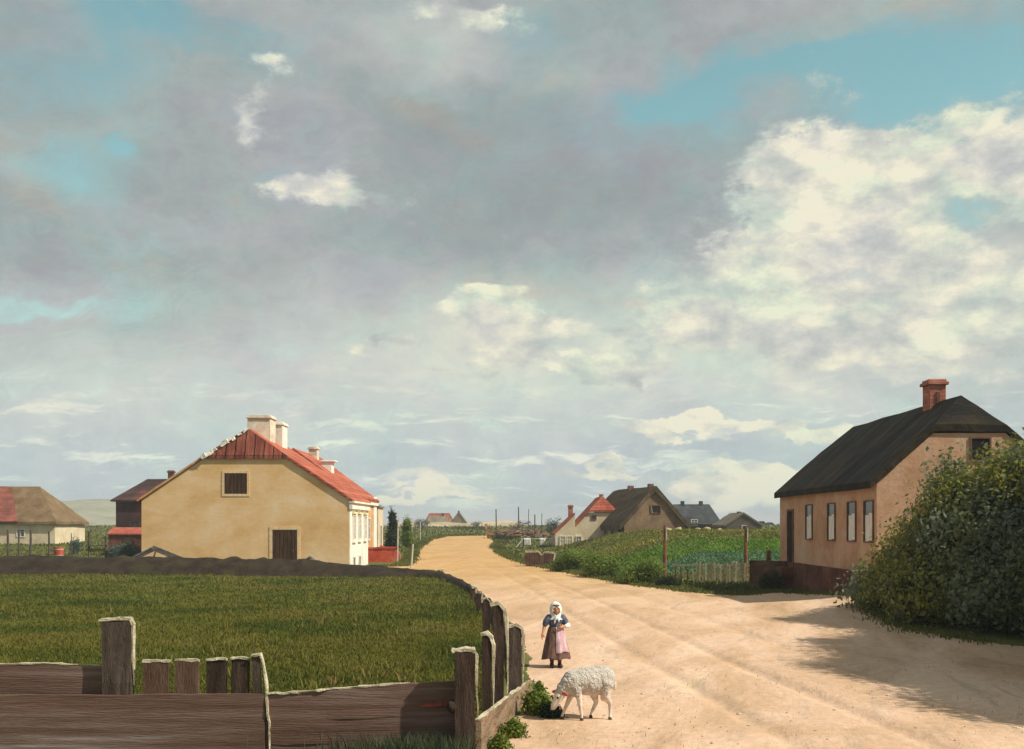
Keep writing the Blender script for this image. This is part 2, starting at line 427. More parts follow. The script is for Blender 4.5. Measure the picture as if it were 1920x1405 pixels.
M['plank'] = mat('weathered_brown_planks', [(0.095, 0.050, 0.037), (0.13, 0.074, 0.056), (0.165, 0.10, 0.078), (0.24, 0.175, 0.155)], 1.0, 9, bump=0.4, bscale=16, stretch=(0.32, 3, 6), fine=0.2, dist=0.3)
M['plank_worn'] = mat('bleached_grey_planks', [(0.095, 0.050, 0.034), (0.13, 0.078, 0.057), (0.185, 0.13, 0.108), (0.33, 0.28, 0.265)], 1.0, 9, bump=0.4, bscale=16, stretch=(0.32, 3, 6), fine=0.22, dist=0.3)
M['paleboard'] = mat('pale_retaining_board', [(0.16, 0.10, 0.055), (0.24, 0.165, 0.10), (0.32, 0.24, 0.16), (0.26, 0.09, 0.05)], 1.3, 8, bump=0.7, bscale=18, stretch=(3, 0.8, 5), fine=0.3)
M['pale_highlight'] = mat('pale_highlight_wood', [(0.30, 0.25, 0.17), (0.52, 0.45, 0.31), (0.68, 0.61, 0.45)], 3, 7, bump=0.6, bscale=25, stretch=(2, 2, 2), fine=0.2)  # pale wood of the bin rim; on fence timbers it paints in sun highlights
M['picket'] = mat('picket_wood', [(0.36, 0.26, 0.17), (0.50, 0.39, 0.26), (0.62, 0.52, 0.36)], 1.6, 6, stretch=(3, 3, .6), fine=0.3)
M['picketlight'] = mat('yellowed_picket_wood', [(0.66, 0.58, 0.30), (0.74, 0.67, 0.40), (0.80, 0.75, 0.52)], 2, 6, stretch=(3, 3, .6))
M['redpost'] = mat('red_brown_post', [(0.14, 0.045, 0.024), (0.22, 0.08, 0.04), (0.30, 0.14, 0.08)], 2, 6, stretch=(3, 3, .7))
M['palepost'] = mat('pale_stake', [(0.42, 0.40, 0.36), (0.56, 0.54, 0.48), (0.25, 0.23, 0.20)], 4, 6)
M['grain'] = mat('grey_stake', [(0.05, 0.045, 0.035), (0.085, 0.07, 0.055), (0.12, 0.10, 0.08)], 2, 6)
M['door'] = mat('dark_door_boards', [(0.040, 0.018, 0.008), (0.065, 0.03, 0.013), (0.11, 0.055, 0.024)], 1.6, 7, bump=0.7, bscale=14, stretch=(4, 4, 0.7), rowsn=((1, 0, 0), 5, 1, 0.7))
M['black'] = mat('black_door', [(0.008, 0.007, 0.006), (0.013, 0.011, 0.010), (0.022, 0.018, 0.014)], 1.2, 5, stretch=(3, 3, .7))
M['glass'] = mat('dark_glass', [(0.02, 0.022, 0.025), (0.04, 0.045, 0.05), (0.08, 0.085, 0.09)], 1.5, 4, rough=0.15, bump=0.02, spec=0.5)
M['paleglass'] = mat('bluish_glass', [(0.22, 0.25, 0.30), (0.40, 0.44, 0.50), (0.55, 0.58, 0.62)], 1.5, 4, rough=0.2, bump=0.02, spec=0.5)
M['curtain'] = mat('white_curtain', [(0.55, 0.50, 0.42), (0.74, 0.70, 0.62), (0.80, 0.78, 0.72)], 5, 5, stretch=(3, 3, .6))
M['framewood'] = mat('white_window_wood', [(0.60, 0.56, 0.48), (0.74, 0.70, 0.60)], 2, 5)
M['surround'] = mat('pale_plaster_surround', [(0.64, 0.44, 0.22), (0.71, 0.51, 0.29), (0.74, 0.57, 0.36)], 1.5, 6)
M['salmon'] = mat('salmon_brick', [(0.30, 0.10, 0.065), (0.42, 0.16, 0.11), (0.52, 0.26, 0.19)], 1.8, 6, bump=0.5, rowsn=((0, 0, 1), 9, .8, 0.3))
M['brickdark'] = mat('sooty_brick', [(0.10, 0.045, 0.03), (0.16, 0.08, 0.055), (0.21, 0.12, 0.09)], 2, 5)
M['red'] = mat('red_paint', [(0.36, 0.05, 0.025), (0.50, 0.09, 0.045), (0.55, 0.15, 0.09)], 1.6, 5)
M['trunk'] = mat('bark', [(0.03, 0.024, 0.016), (0.06, 0.045, 0.03), (0.09, 0.07, 0.05)], 3, 6, stretch=(2, 2, .5))
M['stick'] = mat('dry_sticks', [(0.08, 0.065, 0.05), (0.16, 0.13, 0.10), (0.26, 0.20, 0.14)], 2, 4)
M['rust'] = mat('rusty_timber', [(0.16, 0.07, 0.03), (0.30, 0.16, 0.08), (0.46, 0.33, 0.20)], 1.2, 5)
M['stone'] = mat('yellowish_stone', [(0.24, 0.20, 0.10), (0.36, 0.29, 0.15), (0.46, 0.38, 0.20)], 2, 6)
M['skin'] = mat('child_skin', [(0.40, 0.16, 0.08), (0.52, 0.24, 0.13), (0.56, 0.30, 0.17)], 14, 3, bump=0.02, fine=0.08, rough=0.55)
M['scarf'] = mat('white_headscarf', [(0.62, 0.61, 0.58), (0.76, 0.75, 0.71), (0.82, 0.81, 0.78)], 16, 4, bump=0.2, fine=0.1)
M['bodice'] = mat('blue_grey_bodice', [(0.055, 0.068, 0.10), (0.09, 0.11, 0.15), (0.14, 0.165, 0.21)], 18, 5, bump=0.3)
M['skirt'] = mat('brown_skirt', [(0.085, 0.045, 0.036), (0.14, 0.078, 0.062), (0.20, 0.125, 0.10)], 12, 6, bump=0.4, stretch=(2, 2, .5))
M['apron'] = mat('pink_apron', [(0.38, 0.22, 0.24), (0.52, 0.34, 0.37), (0.62, 0.48, 0.50)], 12, 5, bump=0.3, stretch=(2, 2, .5))
M['stocking'] = mat('brown_stocking', [(0.10, 0.055, 0.03), (0.15, 0.085, 0.05)], 10, 4)
M['eye'] = mat('dark_eye', [(0.01, 0.008, 0.006), (0.015, 0.012, 0.01)], 4, 2, rough=0.3, bump=0)
M['lip'] = mat('lip_red', [(0.34, 0.08, 0.06), (0.40, 0.11, 0.08)], 8, 2, bump=0)
M['hair'] = mat('fair_brown_hair', [(0.10, 0.055, 0.03), (0.18, 0.10, 0.05)], 30, 3)
M['sheepskin'] = mat('sheep_face_and_leg', [(0.52, 0.40, 0.32), (0.66, 0.56, 0.47), (0.74, 0.67, 0.59)], 9, 5, bump=0.15, fine=0.15)
M['fleece'] = mat('sheep_fleece', [(0.60, 0.53, 0.44), (0.74, 0.68, 0.59), (0.80, 0.76, 0.69)], 11, 7, bump=1.0, bscale=55, fine=0.2, stretch=(1, 1, 1.6))
M['ear'] = mat('reddish_ear', [(0.40, 0.10, 0.06), (0.52, 0.20, 0.14)], 10, 3, bump=0.05)
M['hoof'] = mat('dark_hoof', [(0.06, 0.04, 0.03), (0.10, 0.07, 0.05)], 6, 3)
M['cloth'] = mat('grey_white_cloth', [(0.42, 0.41, 0.38), (0.58, 0.57, 0.53), (0.68, 0.67, 0.62)], 4, 4, bump=0.3)
M['tarboard'] = mat('grey_board', [(0.07, 0.055, 0.045), (0.14, 0.115, 0.095), (0.26, 0.22, 0.18)], 2, 6, stretch=(1, 4, 4))
M['coal'] = mat('dark_heap', [(0.010, 0.009, 0.008), (0.018, 0.016, 0.014), (0.03, 0.026, 0.022)], 3, 6, bump=0.8)
M['binwood'] = mat('brown_bin_boards', [(0.09, 0.045, 0.03), (0.15, 0.08, 0.055), (0.20, 0.12, 0.085)], 1.5, 6, rowsn=((1, 0, 0), 3.5, 1, .5))
L_BUSH = leafmat('bush_leaf', [(0.07, 0.058, 0.03), (0.10, 0.105, 0.04), (0.145, 0.175, 0.072), (0.18, 0.215, 0.12), (0.24, 0.27, 0.19)], 0.6, 0.4, 1.05, 0.2)
L_BUSHY = leafmat('yellow_green_leaf', [(0.12, 0.12, 0.024), (0.20, 0.215, 0.036), (0.28, 0.29, 0.055), (0.34, 0.31, 0.09)], 1.1, 0.4)
L_HEDGE = leafmat('hedge_leaf', [(0.060, 0.09, 0.024), (0.12, 0.185, 0.032), (0.20, 0.27, 0.046), (0.29, 0.31, 0.075)], 0.8, .35)
L_BLUE = leafmat('blue_green_leaf', [(0.05, 0.075, 0.055), (0.09, 0.13, 0.10), (0.14, 0.18, 0.14)], 1.2)
L_DARK = leafmat('dark_needle', [(0.008, 0.014, 0.008), (0.02, 0.034, 0.014), (0.05, 0.075, 0.02)], 1.2)
L_WEED = leafmat('weed_leaf', [(0.08, 0.13, 0.018), (0.15, 0.21, 0.035), (0.24, 0.28, 0.06)], 4, .35)
L_WEEDD = leafmat('dark_weed_leaf', [(0.008, 0.028, 0.016), (0.015, 0.05, 0.028), (0.03, 0.075, 0.04)], 4)
L_FIELD = leafmat('field_blade', [(0.045, 0.062, 0.014), (0.068, 0.092, 0.014), (0.098, 0.112, 0.017), (0.14, 0.140, 0.022), (0.17, 0.152, 0.032), (0.18, 0.12, 0.045)], 0.28, 0.35, 1.05, 0.07)
L_GRASS = leafmat('wild_grass_blade', [(0.04, 0.06, 0.014), (0.085, 0.105, 0.02), (0.14, 0.145, 0.035), (0.20, 0.17, 0.06)], 0.16, 0.2, 0.85, 0.2)
L_FLOWER = leafmat('yellow_bloom', [(0.20, 0.19, 0.03), (0.30, 0.27, 0.05), (0.42, 0.38, 0.12)], 2)


# ------------------------------------------------------------------ object helpers
def link(o, parent=None):
    COL.objects.link(o)
    if parent is not None:
        o.parent = parent
    return o

def obj(name, bm, m, parent=None, smooth=False):
    me = bpy.data.meshes.new(name)
    bm.normal_update()
    bm.to_mesh(me); bm.free()
    if smooth:
        me.polygons.foreach_set('use_smooth', [True] * len(me.polygons))
    for mm in (m if isinstance(m, (list, tuple)) else [m]):
        me.materials.append(mm)
    return link(bpy.data.objects.new(name, me), parent)

def tag(o, label, cat, group=None):
    o['label'] = label; o['category'] = cat
    if group: o['group'] = group
    return o

def struct(o, stuff=False):
    o['kind'] = 'stuff' if stuff else 'structure'
    return o

def empty(name, label, cat, loc, rz=0.0, group=None):
    o = bpy.data.objects.new(name, None)
    o.location = loc; o.rotation_euler = (0, 0, rz); o.empty_display_size = 0.2
    link(o)
    return tag(o, label, cat, group)

def npmesh(name, V, faces, m, parent=None, tint=None, smooth=False, k=4):
    me = bpy.data.meshes.new(name)
    V = np.asarray(V, np.float32); faces = np.asarray(faces, np.int32)
    me.vertices.add(len(V)); me.vertices.foreach_set('co', V.ravel())
    me.loops.add(faces.size); me.loops.foreach_set('vertex_index', faces.ravel())
    me.polygons.add(len(faces))
    me.polygons.foreach_set('loop_start', np.arange(0, faces.size, faces.shape[1], dtype=np.int32))
    me.polygons.foreach_set('loop_total', np.full(len(faces), faces.shape[1], np.int32))
    if smooth: me.polygons.foreach_set('use_smooth', np.ones(len(faces), bool))
    me.update(calc_edges=True)
    if tint is not None:
        a = me.attributes.new('tint', 'FLOAT', 'POINT')
        a.data.foreach_set('value', np.asarray(tint, np.float32))
    me.materials.append(m)
    return link(bpy.data.objects.new(name, me), parent)

def add_box(bm, c, s, rot=None, jit=0.0, taper=1.0):
    """box with centre c and full size s"""
    vs = []
    for z in (-.5, .5):
        k = taper if z > 0 else 1.0
        for x, y in ((-.5, -.5), (.5, -.5), (.5, .5), (-.5, .5)):
            p = Vector((x * s[0] * k, y * s[1] * k, z * s[2]))
            if jit: p += Vector((random.uniform(-jit, jit), random.uniform(-jit, jit), random.uniform(-jit, jit)))
            if rot is not None: p = rot @ p
            vs.append(bm.verts.new(p + Vector(c)))
    for f in ((3, 2, 1, 0), (4, 5, 6, 7), (0, 1, 5, 4), (1, 2, 6, 5), (2, 3, 7, 6), (3, 0, 4, 7)):
        bm.faces.new([vs[i] for i in f])
    return vs

def bar(bm, a, b, wx, wy, jit=0.0, taper=1.0):
    a = Vector(a); b = Vector(b); d = b - a
    q = d.to_track_quat('Z', 'X' if abs(d.normalized().x) < .9 else 'Y').to_matrix()
    return add_box(bm, (a + b) / 2, (wx, wy, d.length), q, jit, taper)

def tube(bm, a, b, r0, r1, n=8, cap=True):
    a = Vector(a); b = Vector(b); d = (b - a)
    q = d.to_track_quat('Z', 'Y').to_matrix()
    A = []; B = []
    for i in range(n):
        t = 2 * math.pi * i / n
        e = q @ Vector((math.cos(t), math.sin(t), 0))
        A.append(bm.verts.new(a + e * r0)); B.append(bm.verts.new(b + e * r1))
    for i in range(n):
        bm.faces.new((A[i], A[(i + 1) % n], B[(i + 1) % n], B[i]))
    if cap:
        bm.faces.new(A[::-1]); bm.faces.new(B)

def prism(bm, poly, y0, y1):
    """polygon in (x,z), extruded along y"""
    A = [bm.verts.new((x, y0, z)) for x, z in poly]
    B = [bm.verts.new((x, y1, z)) for x, z in poly]
    n = len(poly)
    bm.faces.new(A); bm.faces.new(B[::-1])
    for i in range(n):
        bm.faces.new((A[(i + 1) % n], A[i], B[i], B[(i + 1) % n]))
    bmesh.ops.recalc_face_normals(bm, faces=bm.faces)

def bevel(bm, w_, seg=1):
    bmesh.ops.bevel(bm, geom=list(bm.edges), offset=w_, segments=seg, affect='EDGES', clamp_overlap=True)

def rough_up(bm, amp, freq=1.5, seed=0, lock_below=None):
    for v in bm.verts:
        if lock_below is not None and v.co.z < lock_below: continue
        x, y, z = v.co
        d = np.array([fbm([x * freq + z * freq * .7], [y * freq - z * freq * .4], 3, seed + 3)[0], fbm([y * freq + 9], [z * freq + x * freq * .3], 3, seed + 5)[0], fbm([x * freq + 4], [z * freq + y * freq * .5], 3, seed + 7)[0]])
        v.co += Vector(d) * amp * 2

def subd(bm, n):
    bmesh.ops.subdivide_edges(bm, edges=list(bm.edges), cuts=n, use_grid_fill=True)

def inpoly(X, Y, poly):
    X = np.asarray(X); Y = np.asarray(Y)
    r = np.zeros(X.shape, bool)
    n = len(poly)
    for i in range(n):
        x0, y0 = poly[i]; x1, y1 = poly[(i + 1) % n]
        c = ((y0 > Y) != (y1 > Y)) & (X < (x1 - x0) * (Y - y0) / (y1 - y0 + 1e-12) + x0)
        r ^= c
    return r


# ------------------------------------------------------------------ ground, lane and field
ROAD = [(-0.4, 2.0), (-0.30, 9.0)] + [gp(*p) for p in [
    (905, 1400), (965, 1345), (994, 1292), (990, 1245), (972, 1190), (930, 1142), (896, 1112), (866, 1093), (834, 1079), (800, 1074), (740, 1073), (690, 1075), (668, 1072), (700, 1064), (755, 1062), (768, 1050), (776, 1030), (800, 1013), (830, 1006),
    (925, 1004), (938, 1016), (930, 1026), (945, 1040), (975, 1052), (1010, 1062), (1060, 1072), (1120, 1083), (1200, 1097), (1290, 1110), (1390, 1116), (1440, 1112)]] + \
    [(9.6, 37.5), (10.0, 34.0), (10.3, 30.0), (9.2, 27.0), (8.9, 24.0), (9.6, 21.5), (11.5, 19.5), (16, 18), (30, 14), (30, 2.0)]
FIELD = [(-12, 11.0), (-0.75, 11.0)] + [gp(*p) for p in [(935, 1340), (945, 1290), (938, 1220), (912, 1150), (886, 1118), (856, 1099), (822, 1087)]] + [(-9, 52.0), (-45, 54.5), (-45, 11.0)]

ys_pix = np.concatenate([np.linspace(2400, 1420, 40, endpoint=False), np.linspace(1420, 1010, 400, endpoint=False)])
rowsY = CAMH * F / (ys_pix - HZ)
far = np.concatenate([np.geomspace(rowsY[-1] * 1.02, 400, 50), np.geomspace(430, 3000, 14)])
near_add = []
rowsY = np.concatenate([rowsY, far])
# keep rows close where the lane rises
rowsY = np.unique(np.concatenate([rowsY, np.linspace(56, 190, 150)]))
us = np.linspace(-0.95, 0.95, 1250)
YY, UU = np.meshgrid(rowsY, us, indexing='ij')
XX = UU * YY
ZZ = height(XX, YY)
def tuck(Z, X, Y):
    return Z
nr, ncol = YY.shape
Vall = np.stack([XX.ravel(), YY.ravel(), ZZ.ravel()], 1)
idx = np.arange(nr * ncol).reshape(nr, ncol)
quads = np.stack([idx[:-1, :-1], idx[:-1, 1:], idx[1:, 1:], idx[1:, :-1]], -1).reshape(-1, 4)
cx = Vall[quads, 0].mean(1); cy = Vall[quads, 1].mean(1)
jx = cx + fbm(cx * 1.1, cy * 1.1, 4, 40) * 0.55; jy = cy + fbm(cx * .9, cy * .9, 4, 41) * 0.8
isroad = inpoly(jx, jy, ROAD)
isfield = inpoly(cx + fbm(cx, cy, 2, 3) * .1, cy, FIELD) & ~isroad
def submesh(name, sel, m):
    q = quads[sel]
    u, inv = np.unique(q.ravel(), return_inverse=True)
    return struct(npmesh(name, Vall[u], inv.reshape(-1, 4), m, smooth=True))
submesh('ground', ~(isroad | isfield), M['turf'])
submesh('road', isroad, M['sand'])
submesh('field', isfield, M['field'])
bm = bmesh.new()
bmesh.ops.create_grid(bm, x_segments=40, y_segments=40, size=3500)
for v in bm.verts: v.co.z = -0.6
struct(obj('terrain', bm, M['turf']))

# pale hills beyond the left barn
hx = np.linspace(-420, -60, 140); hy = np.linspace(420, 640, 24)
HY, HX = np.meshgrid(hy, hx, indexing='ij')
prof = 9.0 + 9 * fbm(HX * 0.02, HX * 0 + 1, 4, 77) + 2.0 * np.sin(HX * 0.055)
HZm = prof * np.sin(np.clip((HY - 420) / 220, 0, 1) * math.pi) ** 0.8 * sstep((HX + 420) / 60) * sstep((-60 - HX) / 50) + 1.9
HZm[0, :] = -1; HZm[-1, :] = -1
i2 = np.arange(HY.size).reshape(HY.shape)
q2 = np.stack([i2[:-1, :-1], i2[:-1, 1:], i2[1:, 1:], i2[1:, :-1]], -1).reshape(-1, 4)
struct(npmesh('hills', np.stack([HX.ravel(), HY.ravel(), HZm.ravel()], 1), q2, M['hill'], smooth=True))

# low sandy dune at the end of the lane
dx = np.linspace(-26, 4, 90); dy = np.linspace(182, 215, 16)
DY, DX = np.meshgrid(dy, dx, indexing='ij')
DZ = base_height(DX, DY) + (0.95 + 1.2 * fbm(DX * .12, DY * .05, 3, 55)) * np.sin(np.clip((DY - 182) / 33, 0, 1) * math.pi) * sstep((DX + 26) / 5) * sstep((4 - DX) / 5) - 0.08
i2 = np.arange(DY.size).reshape(DY.shape)
q2 = np.stack([i2[:-1, :-1], i2[:-1, 1:], i2[1:, 1:], i2[1:, :-1]], -1).reshape(-1, 4)
struct(npmesh('dune', np.stack([DX.ravel(), DY.ravel(), DZ.ravel()], 1), q2, M['dune'], smooth=True))

# dark earth bank round the far side of the field
path = [(-48, 55.5, .80), (-30, 54.0, .82), (-20, 52.6, .84), (-14, 52.0, .80), (-10, 51.2, .74), (-7.6, 50.9, .50), (-5.6, 50.4, .38)] + [gp(*p) + (h_,) for p, h_ in [((785, 1080), .30), ((826, 1083), .24), ((860, 1096), .22), ((890, 1115), .22), ((921, 1146), .22), ((948, 1200), .2), ((962, 1250), .16), ((966, 1290), .1)]]
pp = np.array(path)
tt = np.linspace(0, len(path) - 1, 420)
cxs = np.interp(tt, range(len(path)), pp[:, 0]); cys = np.interp(tt, range(len(path)), pp[:, 1]); chs = np.interp(tt, range(len(path)), pp[:, 2])
ker = np.ones(23) / 23
def sm(a):
    return np.convolve(np.pad(a, 11, mode='edge'), ker, mode='valid')
cxs, cys, chs = sm(cxs), sm(cys), sm(chs)
tx = np.gradient(cxs); ty = np.gradient(cys); ln = np.hypot(tx, ty); nx, ny = ty / ln, -tx / ln     # points to the viewer's side of the field
wd = np.interp(tt, [0, 5.5, 8, 9.5, 14], [1.9, 1.3, 0.45, 0.22, 0.12])
prof = [(-1.0, -0.06), (-.75, .35), (-.45, .85), (-.15, 1.0), (.15, .97), (.45, .72), (.75, .30), (1.0, -.06)]
V = []
for k, (o, hh) in enumerate(prof):
    off = o * wd
    X = cxs - nx * off * -1; Y = cys - ny * off * -1
    nz = fbm(X * 1.4, Y * 1.4, 4, 60 + k)
    hz = base_height(X, Y) + (hh * chs if hh > 0 else hh) * (1 + 0.35 * nz) + 0.05 * nz
    V.append(np.stack([X + .15 * nz, Y + .15 * nz, hz], 1))
V = np.stack(V, 1).reshape(-1, 3)
np_ = len(prof)
ii = np.arange(len(tt) * np_).reshape(len(tt), np_)
q2 = np.stack([ii[:-1, :-1], ii[:-1, 1:], ii[1:, 1:], ii[1:, :-1]], -1).reshape(-1, 4)
struct(npmesh('earth_bank', V, q2, M['earth'], smooth=True))


# ------------------------------------------------------------------ grass
def blades(name, X, Y, h, wid, m, lean=0.5, zoff=-0.01):
    n = len(X)
    Z = height(X, Y) + zoff
    a = RNG.uniform(0, 2 * math.pi, n)
    hh = h * RNG.uniform(0.55, 1.35, n)
    ww = wid * RNG.uniform(0.7, 1.4, n)
    la = RNG.uniform(0, 2 * math.pi, n); ll = hh * lean * RNG.uniform(0.2, 1.0, n)
    dxx = np.cos(a) * ww; dyy = np.sin(a) * ww
    p0 = np.stack([X - dxx, Y - dyy, Z], 1); p1 = np.stack([X + dxx, Y + dyy, Z], 1)
    mx = X + np.cos(la) * ll * .35; my = Y + np.sin(la) * ll * .35
    p2 = np.stack([mx + dxx * .7, my + dyy * .7, Z + hh * .6], 1); p3 = np.stack([mx - dxx * .7, my - dyy * .7, Z + hh * .6], 1)
    p4 = np.stack([X + np.cos(la) * ll, Y + np.sin(la) * ll, Z + hh], 1)
    V = np.stack([p0, p1, p2, p3, p4], 1).reshape(-1, 3)
    b = np.arange(n)[:, None] * 5
    f = np.concatenate([b + np.array([[0, 1, 2]]), b + np.array([[0, 2, 3]]), b + np.array([[3, 2, 4]])])
    tint = np.repeat(RNG.uniform(0, 1, n), 5)
    return npmesh(name, V, f, m, tint=tint)

def scatter(n, test, y0, y1, u0=-0.55, u1=0.55, power=1.0):
    """points thinned with distance"""
    t = RNG.uniform(0, 1, n)
    Y = 1.0 / ((1 / y0) + t * (1 / y1 - 1 / y0))
    X = RNG.uniform(u0, u1, n) * Y
    ok = test(X, Y)
    return X[ok], Y[ok]

X, Y = scatter(230000, lambda a, b: inpoly(a, b, FIELD), 11.1, 53, -0.55, 0.02)
hs = 0.025 + 0.05 * np.clip(fbm(X * .5, Y * .5, 3, 91) + .4, 0, 1) + 0.0008 * Y
g = struct(blades('field_grass', X, Y, hs, 0.006 + 0.0005 * Y, L_FIELD), True)
g['label'] = 'short olive green grass of the enclosed field'; g['category'] = 'grass'

nt = 900
tx_, ty_ = scatter(nt, lambda a, b: inpoly(a, b, FIELD) & (fbm(a * .35, b * .35, 3, 72) > -.03), 11.5, 50, -.55, .0)
rep = 16
X = np.repeat(tx_, rep) + RNG.normal(0, .07, len(tx_) * rep); Y = np.repeat(ty_, rep) + RNG.normal(0, .07, len(tx_) * rep)
hh_ = np.repeat(RNG.uniform(.07, .20, len(tx_)), rep)
g = struct(blades('field_tufts', X, Y, hh_, 0.006 + 0.0004 * Y, leafmat('tuft_blade', [(0.05, 0.06, 0.014), (0.10, 0.12, 0.02), (0.18, 0.17, 0.035), (0.24, 0.15, 0.06)], 0.6, 0.3, 1.0, .12), .8), True)
g['label'] = 'taller tufts and dry weeds scattered through the enclosed field'; g['category'] = 'grass'

def wild(a, b):
    ex = np.interp(b, EDGE_Y, EDGE_X)
    return ~inpoly(a, b, ROAD) & ~inpoly(a, b, FIELD) & ~((a > ex + .9) & (b > 46) & (b < 76) & (a < 17))
X, Y = scatter(120000, lambda a, b: wild(a, b) & (b > 38), 38, 190, -0.55, 0.55)
hs = 0.05 + 0.0011 * Y + 0.25 * np.clip(fbm(X * .2, Y * .2, 3, 93), 0, 1) * np.where(X > 0, 1, .4)
ok = ~((X < -7) & (X > -21) & (Y > 55) & (Y < 82))
g = struct(blades('wild_grass', X[ok], Y[ok], hs[ok], (0.01 + 0.0006 * Y)[ok], L_GRASS), True)
g['label'] = 'rough meadow grass on the yard, banks and verges beyond the field'; g['category'] = 'grass'

# ragged fringe along the edges of the lane
def along(poly, n, spread):
    P = np.array(poly)[:-1]; Q = np.array(poly)[1:]; Ls = np.hypot(*(Q - P).T)
    k = RNG.choice(len(P), n, p=Ls / Ls.sum()); t = RNG.uniform(0, 1, n)[:, None]
    pt = P[k] * (1 - t) + Q[k] * t
    return pt[:, 0] + RNG.normal(0, spread, n), pt[:, 1] + RNG.normal(0, spread, n)
X, Y = along(ROAD[4:-4], 46000, 0.22)
ok = (Y > 16) & ((X > 1) | (Y > 53)) & (np.abs(X / Y) < .6)
g = struct(blades('verge_grass', X[ok], Y[ok], 0.05 + 0.0014 * Y[ok], 0.006 + 0.0004 * Y[ok], L_GRASS), True)
g['label'] = 'ragged grass fringe along the edges of the sandy lane'; g['category'] = 'grass'


# ------------------------------------------------------------------ leafy things
def leafcloud(name, pts, size, m, parent=None, up=0.3, asp=0.55):
    out = None
    if isinstance(pts, tuple): pts, out = pts
    pts = np.asarray(pts); n = len(pts)
    d = RNG.normal(0, 1, (n, 3)); d[:, 2] += up; d /= np.linalg.norm(d, axis=1)[:, None]
    e = RNG.normal(0, 1, (n, 3))
    if out is not None:                 # blades lie more or less across the outward direction of their clump
        nn_ = out + RNG.normal(0, .42, (n, 3)); nn_ /= np.linalg.norm(nn_, axis=1)[:, None]
        d -= nn_ * (d * nn_).sum(1)[:, None]; d /= np.linalg.norm(d, axis=1)[:, None]
        e = np.cross(nn_, d)
    e -= d * (e * d).sum(1)[:, None]; e /= np.linalg.norm(e, axis=1)[:, None]
    s = size * RNG.uniform(0.6, 1.4, n)[:, None]
    a = pts; b = pts + d * s * .5 + e * s * asp * .5; c = pts + d * s; f_ = pts + d * s * .5 - e * s * asp * .5
    V = np.stack([a, b, c, f_], 1).reshape(-1, 3)
    F_ = np.arange(n * 4).reshape(n, 4)
    return npmesh(name, V, F_, m, parent, tint=np.repeat(RNG.uniform(0, 1, n), 4))

def clumps(lobes, n, per, spread=0.16, shell=0.55, flat=1.0, floor=0.02):
    """points gathered in twig-sized clumps through a set of ellipsoid lobes (cx,cy,cz,rx,ry,rz)"""
    L = np.array(lobes); vol = (L[:, 3] * L[:, 4] * L[:, 5]) ** 0.72
    k = RNG.choice(len(L), n, p=vol / vol.sum())
    d = RNG.normal(0, 1, (n, 3)); d /= np.linalg.norm(d, axis=1)[:, None]
    r = (shell + (1 - shell) * RNG.uniform(0, 1, n)) * RNG.normal(1.0, 0.07, n)
    c = L[k, :3] + d * r[:, None] * L[k, 3:]
    p = np.repeat(c, per, 0) + RNG.normal(0, 1, (n * per, 3)) * spread * np.array([1, 1, flat])
    o_ = np.repeat(d / L[k, 3:] * L[k, 3:].mean(1)[:, None], per, 0)
    ok_ = p[:, 2] > floor
    return p[ok_], o_[ok_] / np.linalg.norm(o_[ok_], axis=1)[:, None]

def twigs(bm, base, lobes, n, r=0.03):
    for i in range(n):
        l = random.choice(lobes)
        tip = Vector((l[0] + random.uniform(-.6, .6) * l[3], l[1] + random.uniform(-.6, .6) * l[4], l[2] + random.uniform(-.3, .7) * l[5]))
        a = Vector(base) + Vector((random.uniform(-.2, .2), random.uniform(-.2, .2), 0))
        mid = a.lerp(tip, .45) + Vector((random.uniform(-.1, .1), random.uniform(-.1, .1), .15)) * (tip - a).length * .5
        tube(bm, a, mid, r, r * .7, 5); tube(bm, mid, tip, r * .7, r * .25, 5)

def bush(name, label, loc, lobes, n, per, size, m, spread, cat='bush', group=None, shell=.5, stems=10, extra=None):
    t = empty(name, label, cat, loc, 0, group)
    bm = bmesh.new()
    bx, by = lobes[0][0], lobes[0][1]
    twigs(bm, (bx, by, -0.05), lobes, stems, 0.02 + 0.012 * max(l[5] for l in lobes))
    obj('stem', bm, M['trunk'], t)
    leafcloud('foliage', clumps(lobes, n, per, spread, shell), size, m, t)
    if extra:
        for (lb, n2, per2, size2, m2, sp2, nm) in extra:
            leafcloud(nm, clumps(lb, n2, per2, sp2, 0.8), size2, m2, t)
    return t

